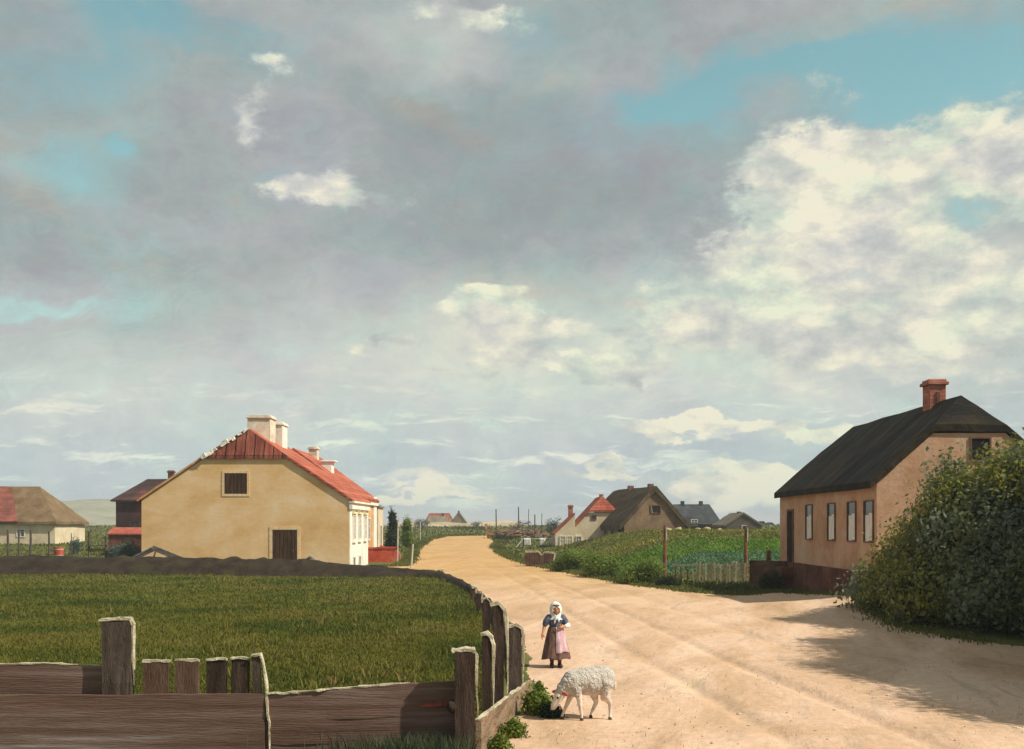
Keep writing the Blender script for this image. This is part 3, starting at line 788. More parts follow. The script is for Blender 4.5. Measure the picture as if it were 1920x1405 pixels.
# the great bush at the right
bz = 0.0
big = [(11.6, 24.8, 1.5, 2.3, 2.4, 2.0), (11.1, 25.6, 2.2, 1.2, 1.4, 1.2), (12.6, 24.8, 2.9, 1.6, 2.0, 1.15), (13.6, 23.5, 2.0, 2.2, 2.6, 2.0), (10.4, 26.6, 1.0, 1.0, 1.3, 1.0),
       (9.7, 25.0, 0.65, 0.8, 1.0, .7), (11.9, 22.0, 1.1, 1.6, 1.3, 1.3), (10.6, 23.2, .8, 1.1, 1.1, .9), (13.9, 20.8, 1.7, 1.9, 1.9, 1.8), (9.5, 28.2, .5, .6, .8, .6), (15.8, 25, 2.2, 2, 2.6, 2.2),
       (12.5, 18.8, 2.0, 2.2, 1.9, 2.1), (11.7, 16.2, 3.9, 2.2, 2.4, 2.2), (12.3, 19.6, 3.8, 2.0, 1.9, 2.0), (11.4, 13.0, 3.2, 2.1, 2.1, 2.2), (12.5, 21.6, 3.1, 1.7, 1.5, 1.6), (11.3, 16.2, 2.0, 2.0, 2.0, 2.1), (11.0, 13.6, 2.0, 2.1, 2.0, 2.1), (10.9, 17.6, 1.2, 1.2, 2.2, 1.3), (11.4, 19.4, 1.5, 1.4, 1.5, 1.6), (12.0, 20.8, 2.2, 1.6, 1.6, 1.7), (11.0, 16.0, 3.6, 1.8, 2.2, 1.5), (10.8, 12.6, 3.0, 1.8, 1.8, 1.6), (11.4, 18.2, 3.8, 1.5, 1.5, 1.3), (11.7, 17.2, 3.5, 1.6, 1.7, 1.2), (11.6, 14.8, 3.5, 1.6, 1.7, 1.2), (12.2, 19.6, 3.4, 1.2, 1.3, 1.1), (13.6, 25.5, 3.3, 1.1, 1.2, .75), (11.6, 26.0, 3.1, .7, .8, .6), (10.9, 24.4, 1.9, .8, .7, .6), (12.0, 23.2, 2.5, .9, .8, .7), (13.3, 22.4, 3.0, 1.0, .9, .7), (11.2, 22.0, 1.6, .8, .7, .6)]  # mostly unseen tall lobes, added out of frame to shade the lane
o0 = (10.8, 24.5)
lob = [(a - o0[0], b - o0[1], c, d, e, f) for a, b, c, d, e, f in big]
for q_ in range(70):        # stray shoots that break up the outline
    a_ = random.choice(lob[:17]); th_ = random.uniform(0, 6.28); ph_ = random.uniform(-.15, 1.3)
    dv_ = Vector((math.cos(th_) * math.cos(ph_), math.sin(th_) * math.cos(ph_), math.sin(ph_)))
    r_ = random.uniform(.22, .48)
    if a_[0] + dv_.x * a_[3] < -.9 or a_[2] + dv_.z * a_[5] > 4.3: continue
    lob.append((a_[0] + dv_.x * a_[3] * 1.04, a_[1] + dv_.y * a_[4] * 1.04, a_[2] + dv_.z * a_[5] * 1.04, r_, r_, r_ * random.uniform(.8, 1.5)))
ylob = [(10.3 - o0[0], 26.6 - o0[1], 1.3, 1.15, 1.4, 1.2), (10.8 - o0[0], 25.4 - o0[1], 2.4, 1.1, 1.2, 1.15), (12.3 - o0[0], 24.4 - o0[1], 3.4, 1.6, 1.6, .8), (9.8 - o0[0], 24.9 - o0[1], .7, .9, 1.1, .8), (9.7 - o0[0], 27.4 - o0[1], .7, .7, .9, .8)]
glob_ = [(11.4 - o0[0], 22.9 - o0[1], 1.6, 1.6, 1.0, 1.3), (12.6 - o0[0], 22.3 - o0[1], 2.4, 1.4, 1.2, 1.0), (13.0 - o0[0], 21.2 - o0[1], 1.2, 1.3, 1.1, 1.0)]
L_SILV = leafmat('silvery_leaf', [(0.06, 0.075, 0.06), (0.11, 0.13, 0.11), (0.20, 0.22, 0.20)], 1.4)
bush('large_bush', 'huge dark green leafy bush spreading in front of the black-roofed house, with unseen lobes added for shade', (o0[0], o0[1], hgt(*o0) - .05), lob, 19000, 18, 0.13, L_BUSH, 0.17, stems=60, shell=.7,
     extra=[(ylob, 2000, 14, 0.11, L_BUSHY, 0.16, 'yellow_green_foliage'), (glob_, 800, 12, 0.08, L_SILV, 0.18, 'silvery_foliage')])

def rb(x, y, w_, h_, d=None):
    """a ground spot and metric size from a place in the picture"""
    g_ = gp(x, y) if d is None else (gx(x, d), d)
    k = g_[1] / F
    return g_, w_ * k, h_ * k

def roundbush(name, label, x, y, w_, h_, m, n=260, per=12, d=None, cat='bush', group=None, size=None, nl=5):
    g_, ww, hh = rb(x, y, w_, h_, d)
    lobes = [(0, 0, hh * .42, ww * .36, ww * .34, hh * .42)]
    for i in range(nl):
        a = random.uniform(0, 6.28)
        lobes.append((math.cos(a) * ww * .30, math.sin(a) * ww * .26, hh * random.uniform(.25, .72), ww * random.uniform(.16, .26), ww * random.uniform(.16, .25), hh * random.uniform(.2, .3)))
    sz = size or max(0.06, hh * .075)
    return bush(name, label, (g_[0], g_[1], hgt(*g_) - .03), lobes, n, per, sz, m, sz * 1.3, cat, group)

HG = 'bushes along the right edge of the lane'
roundbush('roadside_bush', 'small rounded green bush beside the notched brown bin', 1072, 1072, 74, 46, L_HEDGE, 420, 14, group=HG)
roundbush('roadside_bush', 'dark green bush third along the lane from the red posted gate end', 1135, 1082, 84, 52, L_HEDGE, 460, 14, group=HG)['label'] = 'wide dark green bush in the middle of the lane-side row'
roundbush('roadside_bush', 'yellowish bush in the lane-side row nearest the left red post', 1200, 1094, 84, 52, L_HEDGE, 460, 14, group=HG)
roundbush('low_shrub', 'low dark shrub at the foot of the left red-brown post', 1255, 1102, 62, 24, L_DARK, 260, 12, cat='shrub')
roundbush('low_shrub', 'dark straggly shrub against the low brown wall', 1443, 1106, 52, 36, L_DARK, 300, 12, d=39.6, cat='shrub')
roundbush('garden_shrub', 'blue green shrub against the left corner of the ochre house', 243, 1046, 46, 46, L_BLUE, 300, 12, d=61, cat='shrub')
roundbush('garden_shrub', 'blue green shrub left of the ochre house below the low red shed', 214, 1040, 36, 38, L_BLUE, 260, 12, d=66, cat='shrub')
roundbush('garden_shrub', 'narrow blue green shrub standing alone in the yard at far left', 141, 1030, 20, 34, L_BLUE, 160, 10, d=78, cat='shrub')

def conifer(label, x, ytop, ybase, wpx, d, m, name='poplar_tree'):
    X0 = gx(x, d); zg = hgt(X0, d); H_ = CAMH + (HZ - ytop) / F * d - zg; w_ = wpx / F * d
    t = empty(name, label, 'tree', (X0, d, zg - .05), 0, 'slim dark trees behind the ochre house')
    bm = bmesh.new(); tube(bm, (0, 0, 0), (0.03, 0, H_ * .9), .12, .03, 8)
    for i in range(22):
        z = H_ * random.uniform(.15, .85); a = random.uniform(0, 6.28); r = w_ * .42 * (1 - z / H_ * .7)
        tube(bm, (0, 0, z), (math.cos(a) * r, math.sin(a) * r, z + r * .8), .035, .01, 4)
    obj('trunk', bm, M['trunk'], t)
    lobes = []
    for i in range(11):
        f = i / 10; z = H_ * (.15 + .82 * f); r = w_ * .5 * (1 - f * .78) * random.uniform(.7, 1.15)
        lobes.append((random.uniform(-.12, .12) * w_, random.uniform(-.12, .12) * w_, z, r, r, H_ * .085))
    leafcloud('crown', clumps(lobes, 420, 12, .12, .5), .16, m, t, up=1.2)
    return t
conifer('tall narrow dark tree right behind the row of ochre houses', 736, 958, 1030, 22, 84, L_DARK)
conifer('shorter bushy green tree, right-hand one of the two slim trees', 764, 972, 1025, 24, 92, L_HEDGE)

# bank plants with yellow bloom on the garden slope
def gardentest(a, b):
    ex = np.interp(b, EDGE_Y, EDGE_X)
    return (a > ex + .4) & (b > 46) & (b < 78) & (a < 17)
L_CROP = leafmat('bright_crop_leaf', [(0.075, 0.17, 0.018), (0.11, 0.23, 0.028), (0.17, 0.28, 0.042)], 0.6, 0.25)
L_CROPB = leafmat('bluish_crop_leaf', [(0.06, 0.14, 0.055), (0.10, 0.20, 0.095), (0.15, 0.25, 0.14)], 0.6, 0.25)
L_OLIVE = leafmat('olive_crop_leaf', [(0.07, 0.10, 0.018), (0.13, 0.16, 0.028), (0.20, 0.20, 0.045), (0.20, 0.15, 0.07)], 0.5, 0.25)
for (ya, yb, n_, h_, m_, lab_) in [(46.6, 49.5, 11000, .12, L_OLIVE, 'olive growth low on the garden slope just behind the picket fence'), (49.5, 53.6, 14000, .20, L_CROPB, 'blue green cabbage-like growth across the middle of the garden slope'),
                                   (53.6, 58.0, 14000, .18, L_CROP, 'bright green growth high on the garden slope'), (58.0, 80, 12000, .16, L_OLIVE, 'olive and brownish grass on top of the garden slope')]:
    X, Y = scatter(n_ * 6, lambda a, b: gardentest(a, b) & (b + 1.6 * fbm(a * .5, b * .5, 3, 21) > ya) & (b + 1.6 * fbm(a * .5, b * .5, 3, 21) < yb), 44, 82, 0.0, 0.32)
    X, Y = X[:int(n_ * 1.7)], Y[:int(n_ * 1.7)]
    g = struct(blades('garden_growth', X, Y, h_ * (.35 + .6 * np.clip(fbm(X * .8, Y * .8, 3, 15) + .4, 0, 1)), 0.034, m_, 1.6), True)
    g['label'] = lab_; g['category'] = 'plants'
X, Y = scatter(6000, lambda a, b: gardentest(a, b) & (b > 59.5) & (fbm(a * .5, b * .5, 3, 8) > .04), 59, 66, 0.03, 0.3)
g = struct(blades('yellow_flowers', X, Y, np.full(len(X), .13), 0.025, L_FLOWER), True)
g['label'] = 'yellow bloom along the top of the garden slope'; g['category'] = 'flowers'


# ------------------------------------------------------------------ houses
def face_to_local(face, Wd, Ln, u, v, out):
    if face == 'F': return Vector((u, -out, v))
    if face == 'L': return Vector((-Wd / 2 - out, u, v))
    if face == 'R': return Vector((Wd / 2 + out, u, v))

def opening(parent, face, Wd, Ln, u, v, w_, h_, kind='window', fr=0.09, frame_m=None, pane_m=None, bars=True, depth=.07, curtain=None, sill=None):
    """window or door on a wall face; u,v = lower middle. frame stands proud, the pane lies back inside it"""
    def bx(bm, u0, u1, v0, v1, o0_, o1_):
        a = face_to_local(face, Wd, Ln, u0, v0, o0_); b = face_to_local(face, Wd, Ln, u1, v1, o1_)
        add_box(bm, (a + b) / 2, [abs(b[i] - a[i]) for i in range(3)])
    x0, x1, z0, z1 = u - w_ / 2, u + w_ / 2, v, v + h_
    bm = bmesh.new()
    bx(bm, x0, x0 + fr, z0, z1, -.02, depth); bx(bm, x1 - fr, x1, z0, z1, -.02, depth)
    bx(bm, x0 + fr, x1 - fr, z1 - fr, z1, -.02, depth)
    if kind == 'window':
        bx(bm, x0 + fr, x1 - fr, z0, z0 + fr, -.02, depth)
        if bars:
            bx(bm, u - .025, u + .025, z0 + fr, z1 - fr, .013, depth - .015)
            zz = z0 + h_ * .62
            bx(bm, x0 + fr, u - .026, zz - .02, zz + .02, .013, depth - .016); bx(bm, u + .026, x1 - fr, zz - .02, zz + .02, .013, depth - .016)
    f_ = obj('frame', bm, frame_m, None)
    bm = bmesh.new(); bx(bm, x0 + fr, x1 - fr, z0 + (fr if kind == 'window' else 0), z1 - fr, -.02, .012)
    p_ = obj(kind, bm, pane_m, parent)
    f_.parent = p_
    f_.name = 'frame'
    if curtain:
        bm = bmesh.new(); zt = z0 + h_ * curtain
        bx(bm, x0 + fr + .07, u - .02, z0 + fr + .03, zt, .012, .022); bx(bm, u - .019, x1 - fr - .10, z0 + fr, zt - .06, .014, .024)
        obj('curtain', bm, M['curtain'], p_)
    if sill:
        bm = bmesh.new(); bx(bm, x0 - .05, x1 + .05, z0 - .08, z0 - .001, -.02, depth + .05); obj('sill', bm, sill, p_)
    return p_

def house(name, label, loc, yaw, Wd, Ln, eave, ridge, wall_m, roof_m, hipF=0.0, hipB=0.0, oh=.25, ohg=.15, th=.14, cat='house', group=None,
          hip_m=None, thatch=False, base=-.6, hipslope=1.0):
    """gabled house: local x across the gable, y away from the front gable. hipF/hipB = height of the half hips below the ridge"""
    t = empty(name, label, cat, loc, yaw, group)
    sl = (ridge - eave) / (Wd / 2)
    def gable(hip):
        p = [(-Wd / 2, base), (Wd / 2, base), (Wd / 2, eave)]
        if hip > 0:
            hx_ = hip / sl; p += [(hx_, ridge - hip), (-hx_, ridge - hip)]
        else:
            p += [(0, ridge)]
        return p + [(-Wd / 2, eave)]
    bm = bmesh.new()
    hm = max(hipF, hipB)
    prism(bm, gable(hm), 0, Ln)
    if hipF == 0 and hm > 0: pass
    wl = obj('wall', bm, wall_m, t)
    # roof skin, then thickness
    ez = eave - oh * sl + .03; ex_ = Wd / 2 + oh; rz = ridge + .03
    def hp(hip, y_edge, inward):
        if hip <= 0: return None
        hx_ = (hip) / sl
        return hx_, rz - hip, y_edge, y_edge + inward * hip * hipslope
    yF, yB = -ohg, Ln + ohg
    bm = bmesh.new()
    nv = bm.verts.new
    rF = nv((0, yF + hipF * hipslope, rz)); rB = nv((0, yB - hipB * hipslope, rz))
    eFL, eFR, eBL, eBR = nv((-ex_, yF, ez)), nv((ex_, yF, ez)), nv((-ex_, yB, ez)), nv((ex_, yB, ez))
    left = [eFL]; right = [eFR]
    if hipF > 0:
        hFL, hFR = nv((-hipF / sl, yF, rz - hipF)), nv((hipF / sl, yF, rz - hipF))
        left.append(hFL); right.append(hFR)
    left.append(rF); right.append(rF); left.append(rB); right.append(rB)
    if hipB > 0:
        hBL, hBR = nv((-hipB / sl, yB, rz - hipB)), nv((hipB / sl, yB, rz - hipB))
        left.append(hBL); right.append(hBR)
    left.append(eBL); right.append(eBR)
    fl = bm.faces.new(left); fr_ = bm.faces.new(right[::-1])
    hipfaces = []
    if hipF > 0 and hip_m is None: hipfaces.append(bm.faces.new((hFL, hFR, rF)))
    if hipB > 0: hipfaces.append(bm.faces.new((hBR, hBL, rB)))
    bmesh.ops.recalc_face_normals(bm, faces=bm.faces)
    if fl.normal.z < 0: bmesh.ops.reverse_faces(bm, faces=bm.faces)
    bm.normal_update()
    geom = list(bm.faces)
    bmesh.ops.triangulate(bm, faces=geom)
    r = bmesh.ops.extrude_face_region(bm, geom=list(bm.faces))
    for v in [e for e in r['geom'] if isinstance(e, bmesh.types.BMVert)]:
        v.co.z += th * math.sqrt(1 + sl * sl)
    bmesh.ops.recalc_face_normals(bm, faces=bm.faces)
    if thatch:
        subd(bm, 5)
        bmesh.ops.triangulate(bm, faces=bm.faces)
        rough_up(bm, thatch, 1.3, int(Wd * 10))
    rf = obj('roof', bm, roof_m, t, smooth=False)
    if hipF > 0 and hip_m is not None:
        bm = bmesh.new(); hx_ = hipF / sl
        k = math.sqrt(1 + sl * sl)
        pts = [(-hx_, yF - .02, rz - hipF), (hx_, yF - .02, rz - hipF), (0, yF + hipF * hipslope - .02, rz)]
        A = [bm.verts.new(p) for p in pts]; B = [bm.verts.new((p[0], p[1] - .02, p[2] + th * k)) for p in pts]
        bm.faces.new(A[::-1]); bm.faces.new(B)
        for i in range(3): bm.faces.new((A[i], A[(i + 1) % 3], B[(i + 1) % 3], B[i]))
        bmesh.ops.recalc_face_normals(bm, faces=bm.faces)
        obj('half_hip', bm, hip_m, rf)
    return t, wl, rf

def chimney(parent, x, y, z0, z1, wx, wy, m, cap=True, capm=None):
    bm = bmesh.new()
    add_box(bm, (x, y, (z0 + z1) / 2), (wx, wy, z1 - z0))
    if cap:
        add_box(bm, (x, y, z1 + .05), (wx + .14, wy + .14, .10)); add_box(bm, (x, y, z1 + .14), (wx + .03, wy + .03, .08))
    bevel(bm, .015)
    c = obj('chimney', bm, m, parent)
    return c

# --- ochre house at the left
D1 = 56.0
cxh = -14.0; Wd = 10.9
zg = 0.0
oc, ow, orf = house('ochre_house', 'large ochre yellow house with half-hipped red roof and white chimneys', (cxh, D1, zg), 0, Wd, 7.0, 3.72, 7.36, M['yellow'], M['redtile'], hipF=1.45, hipB=0.0, oh=.22, ohg=.03, th=.12, hip_m=M['redboard'], hipslope=.35)
bm = bmesh.new(); add_box(bm, (0, -.06, 7.36 - 1.45 + .05), (2 * 1.45 / ((7.36 - 3.72) / (Wd / 2)) + .1, .10, .14)); obj('fascia', bm, M['redboard'], orf)
# mortar verge along the rakes of the gable
sl = (7.36 - 3.72) / (Wd / 2)
for sgn in (-1, 1):
    bm = bmesh.new()
    a = Vector((sgn * (Wd / 2 + .2), -.06, 3.72 - .2 * sl + .10)); b = Vector((sgn * 1.45 / sl, -.06, 7.36 - 1.45 + .10))
    bar(bm, a, b, .10, .10); subd(bm, 6); rough_up(bm, .03, 2.5, 4)
    obj('verge', bm, M['verge'] if sgn < 0 else M['redtile'], orf)
bm = bmesh.new()
for k in range(13):         # patches of white mortar on the left verge of the half hip
    f = k / 12.0
    if k in (4, 9):
        subd(bm, 1); rough_up(bm, .04, 5, k); obj('mortar', bm, M['white'], orf); bm = bmesh.new()
        continue
    p = Vector((-1.45 / sl * (1 - f) - .02 + random.uniform(-.03, .12), -.15 + .56 * f - .05, 7.36 - 1.45 * (1 - f) + .16 - random.uniform(0, .12)))
    add_box(bm, p, (random.uniform(.18, .40), .08, random.uniform(.10, .22)), Matrix.Rotation(-math.atan(sl), 3, 'Y'), .03)
subd(bm, 1); rough_up(bm, .04, 5, 2)
obj('mortar', bm, M['white'], orf)
c1 = chimney(orf, 0.25, 2.6, 6.0, 8.2, 1.25, 1.3, M['chimney_cream'])
c2 = chimney(orf, .82, 4.3, 5.8, 8.0, .7, 1.3, M['white'])
bm = bmesh.new(); tube(bm, (0.62, 3.6, 6.6), (0.62, 3.6, 7.95), .06, .06, 8); obj('flue_pipe', bm, M['rust'], c2)
u0 = gx(442, D1) - cxh
opening(oc, 'F', Wd, 7, u0, 2.4 + (985 - 931) / F * D1, 1.45, 1.35, 'window', .13, M['surround'], M['door'], bars=False, depth=.025)
u1_ = gx(534, D1) - cxh
d_ = opening(oc, 'F', Wd, 7, u1_, 0.0, 1.62, 2.32, 'door', .16, M['surround'], M['door'], depth=.025)
bm = bmesh.new(); add_box(bm, (u1_ + .45, -.04, 1.05), (.05, .07, .16)); obj('handle', bm, M['hoof'], d_)
# white front facing the lane
bm = bmesh.new(); add_box(bm, (Wd / 2 + .02, 3.5, 1.55), (.06, 6.96, 4.1)); obj('facade', bm, M['white'], oc)
bm = bmesh.new(); add_box(bm, (Wd / 2 + .10, 3.5, 3.42), (.16, 7.1, .32)); add_box(bm, (Wd / 2 + .15, 3.5, 3.63), (.28, 7.16, .10)); obj('cornice', bm, M['white'], oc)
for yy in (1.3, 3.4, 5.6):
    p_ = opening(oc, 'R', Wd + .1, 7, yy, 1.55, 1.05, 1.45, 'window', .10, M['framewood'], M['paleglass'], depth=.06, sill=M['white'])
    bm = bmesh.new(); add_box(bm, (Wd / 2 + .12, yy, 3.06), (.12, 1.2, .10)); obj('lintel', bm, M['picketlight'], p_)
for yy in (1.3, 3.4):
    opening(oc, 'R', Wd + .1, 7, yy, .12, .8, .62, 'window', .08, M['framewood'], M['glass'], bars=False, depth=.05)

# --- second house in the row
D2 = 64.0
cx2 = -13.1; W2 = 7.6
o2, w2_, r2 = house('red_roofed_house', 'narrow house with weathered red tile roof half hidden behind the ochre house', (cx2, D2, .1), 0, W2, 9.0, 3.95, 6.75, M['verge'], M['redtile'], oh=.2, ohg=.12, th=.12)
chimney(r2, 0.25, 5.2, 6.2, 7.2, .55, .6, M['chimney_cream'])
bm = bmesh.new(); sl2 = (6.75 - 3.95) / (W2 / 2)
add_box(bm, (1.5, 3.0, 5.75), (.7, .9, 1.0)); add_box(bm, (1.62, 3.0, 6.3), (.9, 1.05, .10)); bevel(bm, .02); obj('dormer', bm, M['white'], r2)
bm = bmesh.new(); add_box(bm, (W2 / 2 + .02, 8.2, 2.0), (.08, 1.4, 4.4)); add_box(bm, (W2 / 2 + .08, 4.5, 3.75), (.16, 9.0, .28)); obj('pilaster', bm, M['white'], o2)
for yy in (2.5, 5.2):
    opening(o2, 'R', W2, 9, yy, 1.3, 1.0, 1.5, 'window', .1, M['framewood'], M['glass'], depth=.06)
# --- grey annex at the end of the row
o3, w3_, r3 = house('tan_annex', 'small tan outbuilding at the far end of the ochre row', (gx(711, 77) - 1.55, 75.5, .25), 0, 3.3, 3.0, 3.4, 4.1, M['cream'], M['greythatch'], oh=.1, ohg=.08, th=.08, cat='outbuilding')
opening(o3, 'R', 3.3, 3, 1.5, .3, .9, 1.9, 'door', .09, M['framewood'], M['door'], depth=.05)

# --- red low walls at the foot of the row, dark heap before it
bm = bmesh.new(); add_box(bm, (0, 0, .38), (1.9, .22, .95)); add_box(bm, (0, 0, .9), (2.0, .32, .10)); subd(bm, 3); rough_up(bm, .03, 2, 1)
o = tag(obj('low_wall', bm, M['red']), 'low red garden wall against the far end of the ochre row', 'wall'); o.location = (gx(712, 66), 66, .1)
bm = bmesh.new()
prism(bm, [(-.9, -.2), (.9, -.2), (.75, .42), (-.5, .9)], -.12, .12)
o = tag(obj('low_wall', bm, M['red']), 'short sloping red wall stub near the pale stakes', 'wall'); o.location = (gx(726, 70), 70.5, .2)

def heap(name, label, cat, loc, r, h_, m, seed=1, n=26):
    bm = bmesh.new()
    bmesh.ops.create_uvsphere(bm, u_segments=n, v_segments=n // 2, radius=1)
    for v in bm.verts:
        f = 1 + .5 * float(fbm([v.co.x * 2 + seed], [v.co.y * 2 + v.co.z * 2], 3, seed)[0])
        v.co = Vector((v.co.x * r[0] * f, v.co.y * r[1] * f, max(-.15, v.co.z * h_ * f)))
    o_ = tag(obj(name, bm, m, smooth=True), label, cat); o_.location = loc
    return o_
heap('dark_heap', 'dark heap of peat before the white front of the ochre house', 'heap', (gx(707, 56), 55.0, 0), (.75, .5), .38, M['coal'], 3)

# --- far left barn, thatch and red roof
Db = 100.0
bx_ = gx(105, Db)
zb = hgt(bx_ - 6, Db)
t, wl, rf = house('thatched_barn', 'long low barn with olive thatch and whitewashed wall at the left edge', (bx_ - 7.0, Db + 3.5, zb - .3), math.radians(90), 7.0, 22.0, 2.35, 5.75, M['cream'], M['olivethatch'], oh=.3, ohg=.2, th=.3, hipF=0, hipB=0, thatch=.08, cat='barn')
# turn so that the ridge runs left to right and its right end is hipped
t.location = (bx_ - .1, Db + 3.5, zb - .3); t.rotation_euler = (0, 0, math.radians(90))
bpy.data.objects.remove(rf, do_unlink=True); bpy.data.objects.remove(wl, do_unlink=True)
def hipped(parent, Wd_, Ln_, eave, ridge, hipin, wall_m, roof_m, oh=.3, th=.25, rough=.06, base=-.8):
    bm = bmesh.new(); prism(bm, [(-Wd_ / 2, base), (Wd_ / 2, base), (Wd_ / 2, eave), (-Wd_ / 2, eave)], 0, Ln_); wl_ = obj('wall', bm, wall_m, parent)
    bm = bmesh.new(); nv = bm.verts.new; e = Wd_ / 2 + oh
    A = [nv((-e, -oh, eave - .15)), nv((e, -oh, eave - .15)), nv((e, Ln_ + oh, eave - .15)), nv((-e, Ln_ + oh, eave - .15))]
    R0, R1 = nv((0, hipin, ridge)), nv((0, Ln_ - hipin, ridge))
    B = [nv(v.co + Vector((0, 0, th))) for v in A]
    for f in ((B[0], B[1], R0), (B[1], B[2], R1, R0), (B[2], B[3], R1), (B[3], B[0], R0, R1)): bm.faces.new(f)
    bm.faces.new(A[::-1])
    for i in range(4): bm.faces.new((A[i], A[(i + 1) % 4], B[(i + 1) % 4], B[i]))
    bmesh.ops.recalc_face_normals(bm, faces=bm.faces)
    if rough:
        subd(bm, 6); bmesh.ops.triangulate(bm, faces=bm.faces); rough_up(bm, rough, 1.0, int(Ln_))
    rf_ = obj('roof', bm, roof_m, parent)
    return wl_, rf_
wl, rf = hipped(t, 7.0, 20.0, 2.35, 5.9, 3.0, M['cream'], M['olivethatch'])
t['label'] = 'long low barn with olive thatch and whitewashed wall at the left edge'
bm = bmesh.new()        # the red tiled part of its roof, at the left
sA = Vector((-3.8, 3.3, 2.30)); sB = Vector((-3.8, 19.0, 2.30)); sC = Vector((-.45, 17.0, 5.55)); sD = Vector((-.45, 5.4, 5.55))
nrm = (sB - sA).cross(sD - sA).normalized(); nrm = nrm if nrm.x < 0 else -nrm
vs = [bm.verts.new(p + nrm * .16) for p in (sA, sB, sC, sD)]; vt = [bm.verts.new(p + nrm * .26) for p in (sA, sB, sC, sD)]
bm.faces.new(vs[::-1]); bm.faces.new(vt)
for i in range(4): bm.faces.new((vs[i], vs[(i + 1) % 4], vt[(i + 1) % 4], vt[i]))
bmesh.ops.recalc_face_normals(bm, faces=bm.faces)
obj('tiled_roof', bm, M['oldred'], t)
opening(t, 'L', 7.0, 20, 6.0, .4, 1.0, 1.7, 'door', .1, M['cream'], M['door'], depth=.05)
opening(t, 'L', 7.0, 20, 3.2, 1.0, .8, .8, 'window', .09, M['framewood'], M['glass'], depth=.05)

# --- dark house behind the ochre house
Dd = 82.0
xd = gx(266, Dd)
t, wl, rf = house('dark_house', 'dark tarred house with red-brown roof left behind the ochre house', (xd + 3.2, Dd, hgt(xd, Dd) - .2), math.radians(90), 5.4, 7.0, 3.6, 5.6, M['darkwall'], M['oldred'], oh=.3, ohg=.2, th=.16)
bpy.data.objects.remove(rf, do_unlink=True); bpy.data.objects.remove(wl, do_unlink=True)
t.location = (xd + 3.6, Dd + 2.7, hgt(xd, Dd) - .2)
wl, rf = hipped(t, 5.4, 5.6, 4.25, 5.95, 1.5, M['darkwall'], mat('brown_purple_tile', [(0.04, 0.024, 0.022), (0.07, 0.038, 0.034), (0.14, 0.04, 0.035)], .8, 6, rowsn=((0, 0, 1), 4, 1, .4)), oh=.3, th=.12, rough=0)
chimney(rf, 0.0, 2.2, 5.6, 6.45, .42, .42, M['brickdark'])
opening(t, 'L', 5.4, 5.6, 4.2, 1.4, .8, 1.2, 'window', .08, M['darkwood'], M['glass'], depth=.05)
t2, wl2, rf2 = house('low_red_shed', 'low shed with bright red roof beside the dark house', (gx(226, 76), 76 + 1.2, hgt(gx(226, 76), 76) - .1), math.radians(90), 2.2, 3.0, 1.15, 1.55, M['plinth'], mat('dull_red_roof', [(0.24, 0.055, 0.035), (0.34, 0.085, 0.055), (0.38, 0.13, 0.09)], 1.2, 5), oh=.12, ohg=.1, th=.08, cat='shed')
t2.location = (gx(226, 76) + 2.1, 77.2, hgt(gx(226, 76), 76) + .35)
bm = bmesh.new(); add_box(bm, (-1.13, 1.5, .45), (.05, .8, 1.1)); obj('door', bm, M['door'], t2)

# --- cream cottage with red roofs, middle right
Dc = 90.0
def cz(y, d): return CAMH + (HZ - y) / F * d
zc = 0.62
xm = gx(1130, Dc); wm = (gx(1130, Dc) - gx(1068, Dc)) * 2
t, wl, rf = house('cream_cottage', 'cream cottage with half-hipped red gable and lower red wing beside the thatched farmhouse', (xm, Dc, zc), 0, wm, 7.5, cz(1000, Dc) - zc, cz(930, Dc) - zc - .15, M['cream'], M['redtile'], hipF=1.25, hipB=0, oh=.08, ohg=.12, th=.10, hip_m=M['redtile'], hipslope=.4)
chimney(rf, 0, 1.4, cz(935, Dc) - zc, cz(926, Dc) - zc, .35, .4, M['salmon'], cap=False)
opening(t, 'F', wm, 8, gx(1113, Dc) - xm, cz(976, Dc) - zc, .5, .45, 'window', .07, M['brickdark'], M['glass'], bars=False, depth=.04)
xl = gx(1078, Dc) - xm; wl_w = 3.4
bm = bmesh.new()
pl = [(gx(1041, Dc) - xm, -.8), (xl, -.8), (xl, cz(966, Dc) - zc), (gx(1041, Dc) - xm, cz(1001, Dc) - zc)]
prism(bm, pl, -.14, 5.0)
obj('wing_wall', bm, M['cream'], t)
bm = bmesh.new()
a = (gx(1041, Dc) - xm - .15, cz(1001, Dc) - zc - .08); b = (xl, cz(966, Dc) - zc + .05)
prism(bm, [a, b, (b[0], b[1] + .14), (a[0], a[1] + .14)], -.2, 5.1)
wr = obj('wing_roof', bm, M['redtile'], t)
chimney(wr, xl - .25, 2.2, cz(970, Dc) - zc, cz(950, Dc) - zc, .4, .45, M['salmon'], cap=True)
for px in (1055, 1068, 1085):
    opening(t, 'F', wm, 8, gx(px, Dc) - xm, cz(1024, Dc) - zc, .52, .86, 'window', .07, M['framewood'], M['paleglass'], depth=.20)

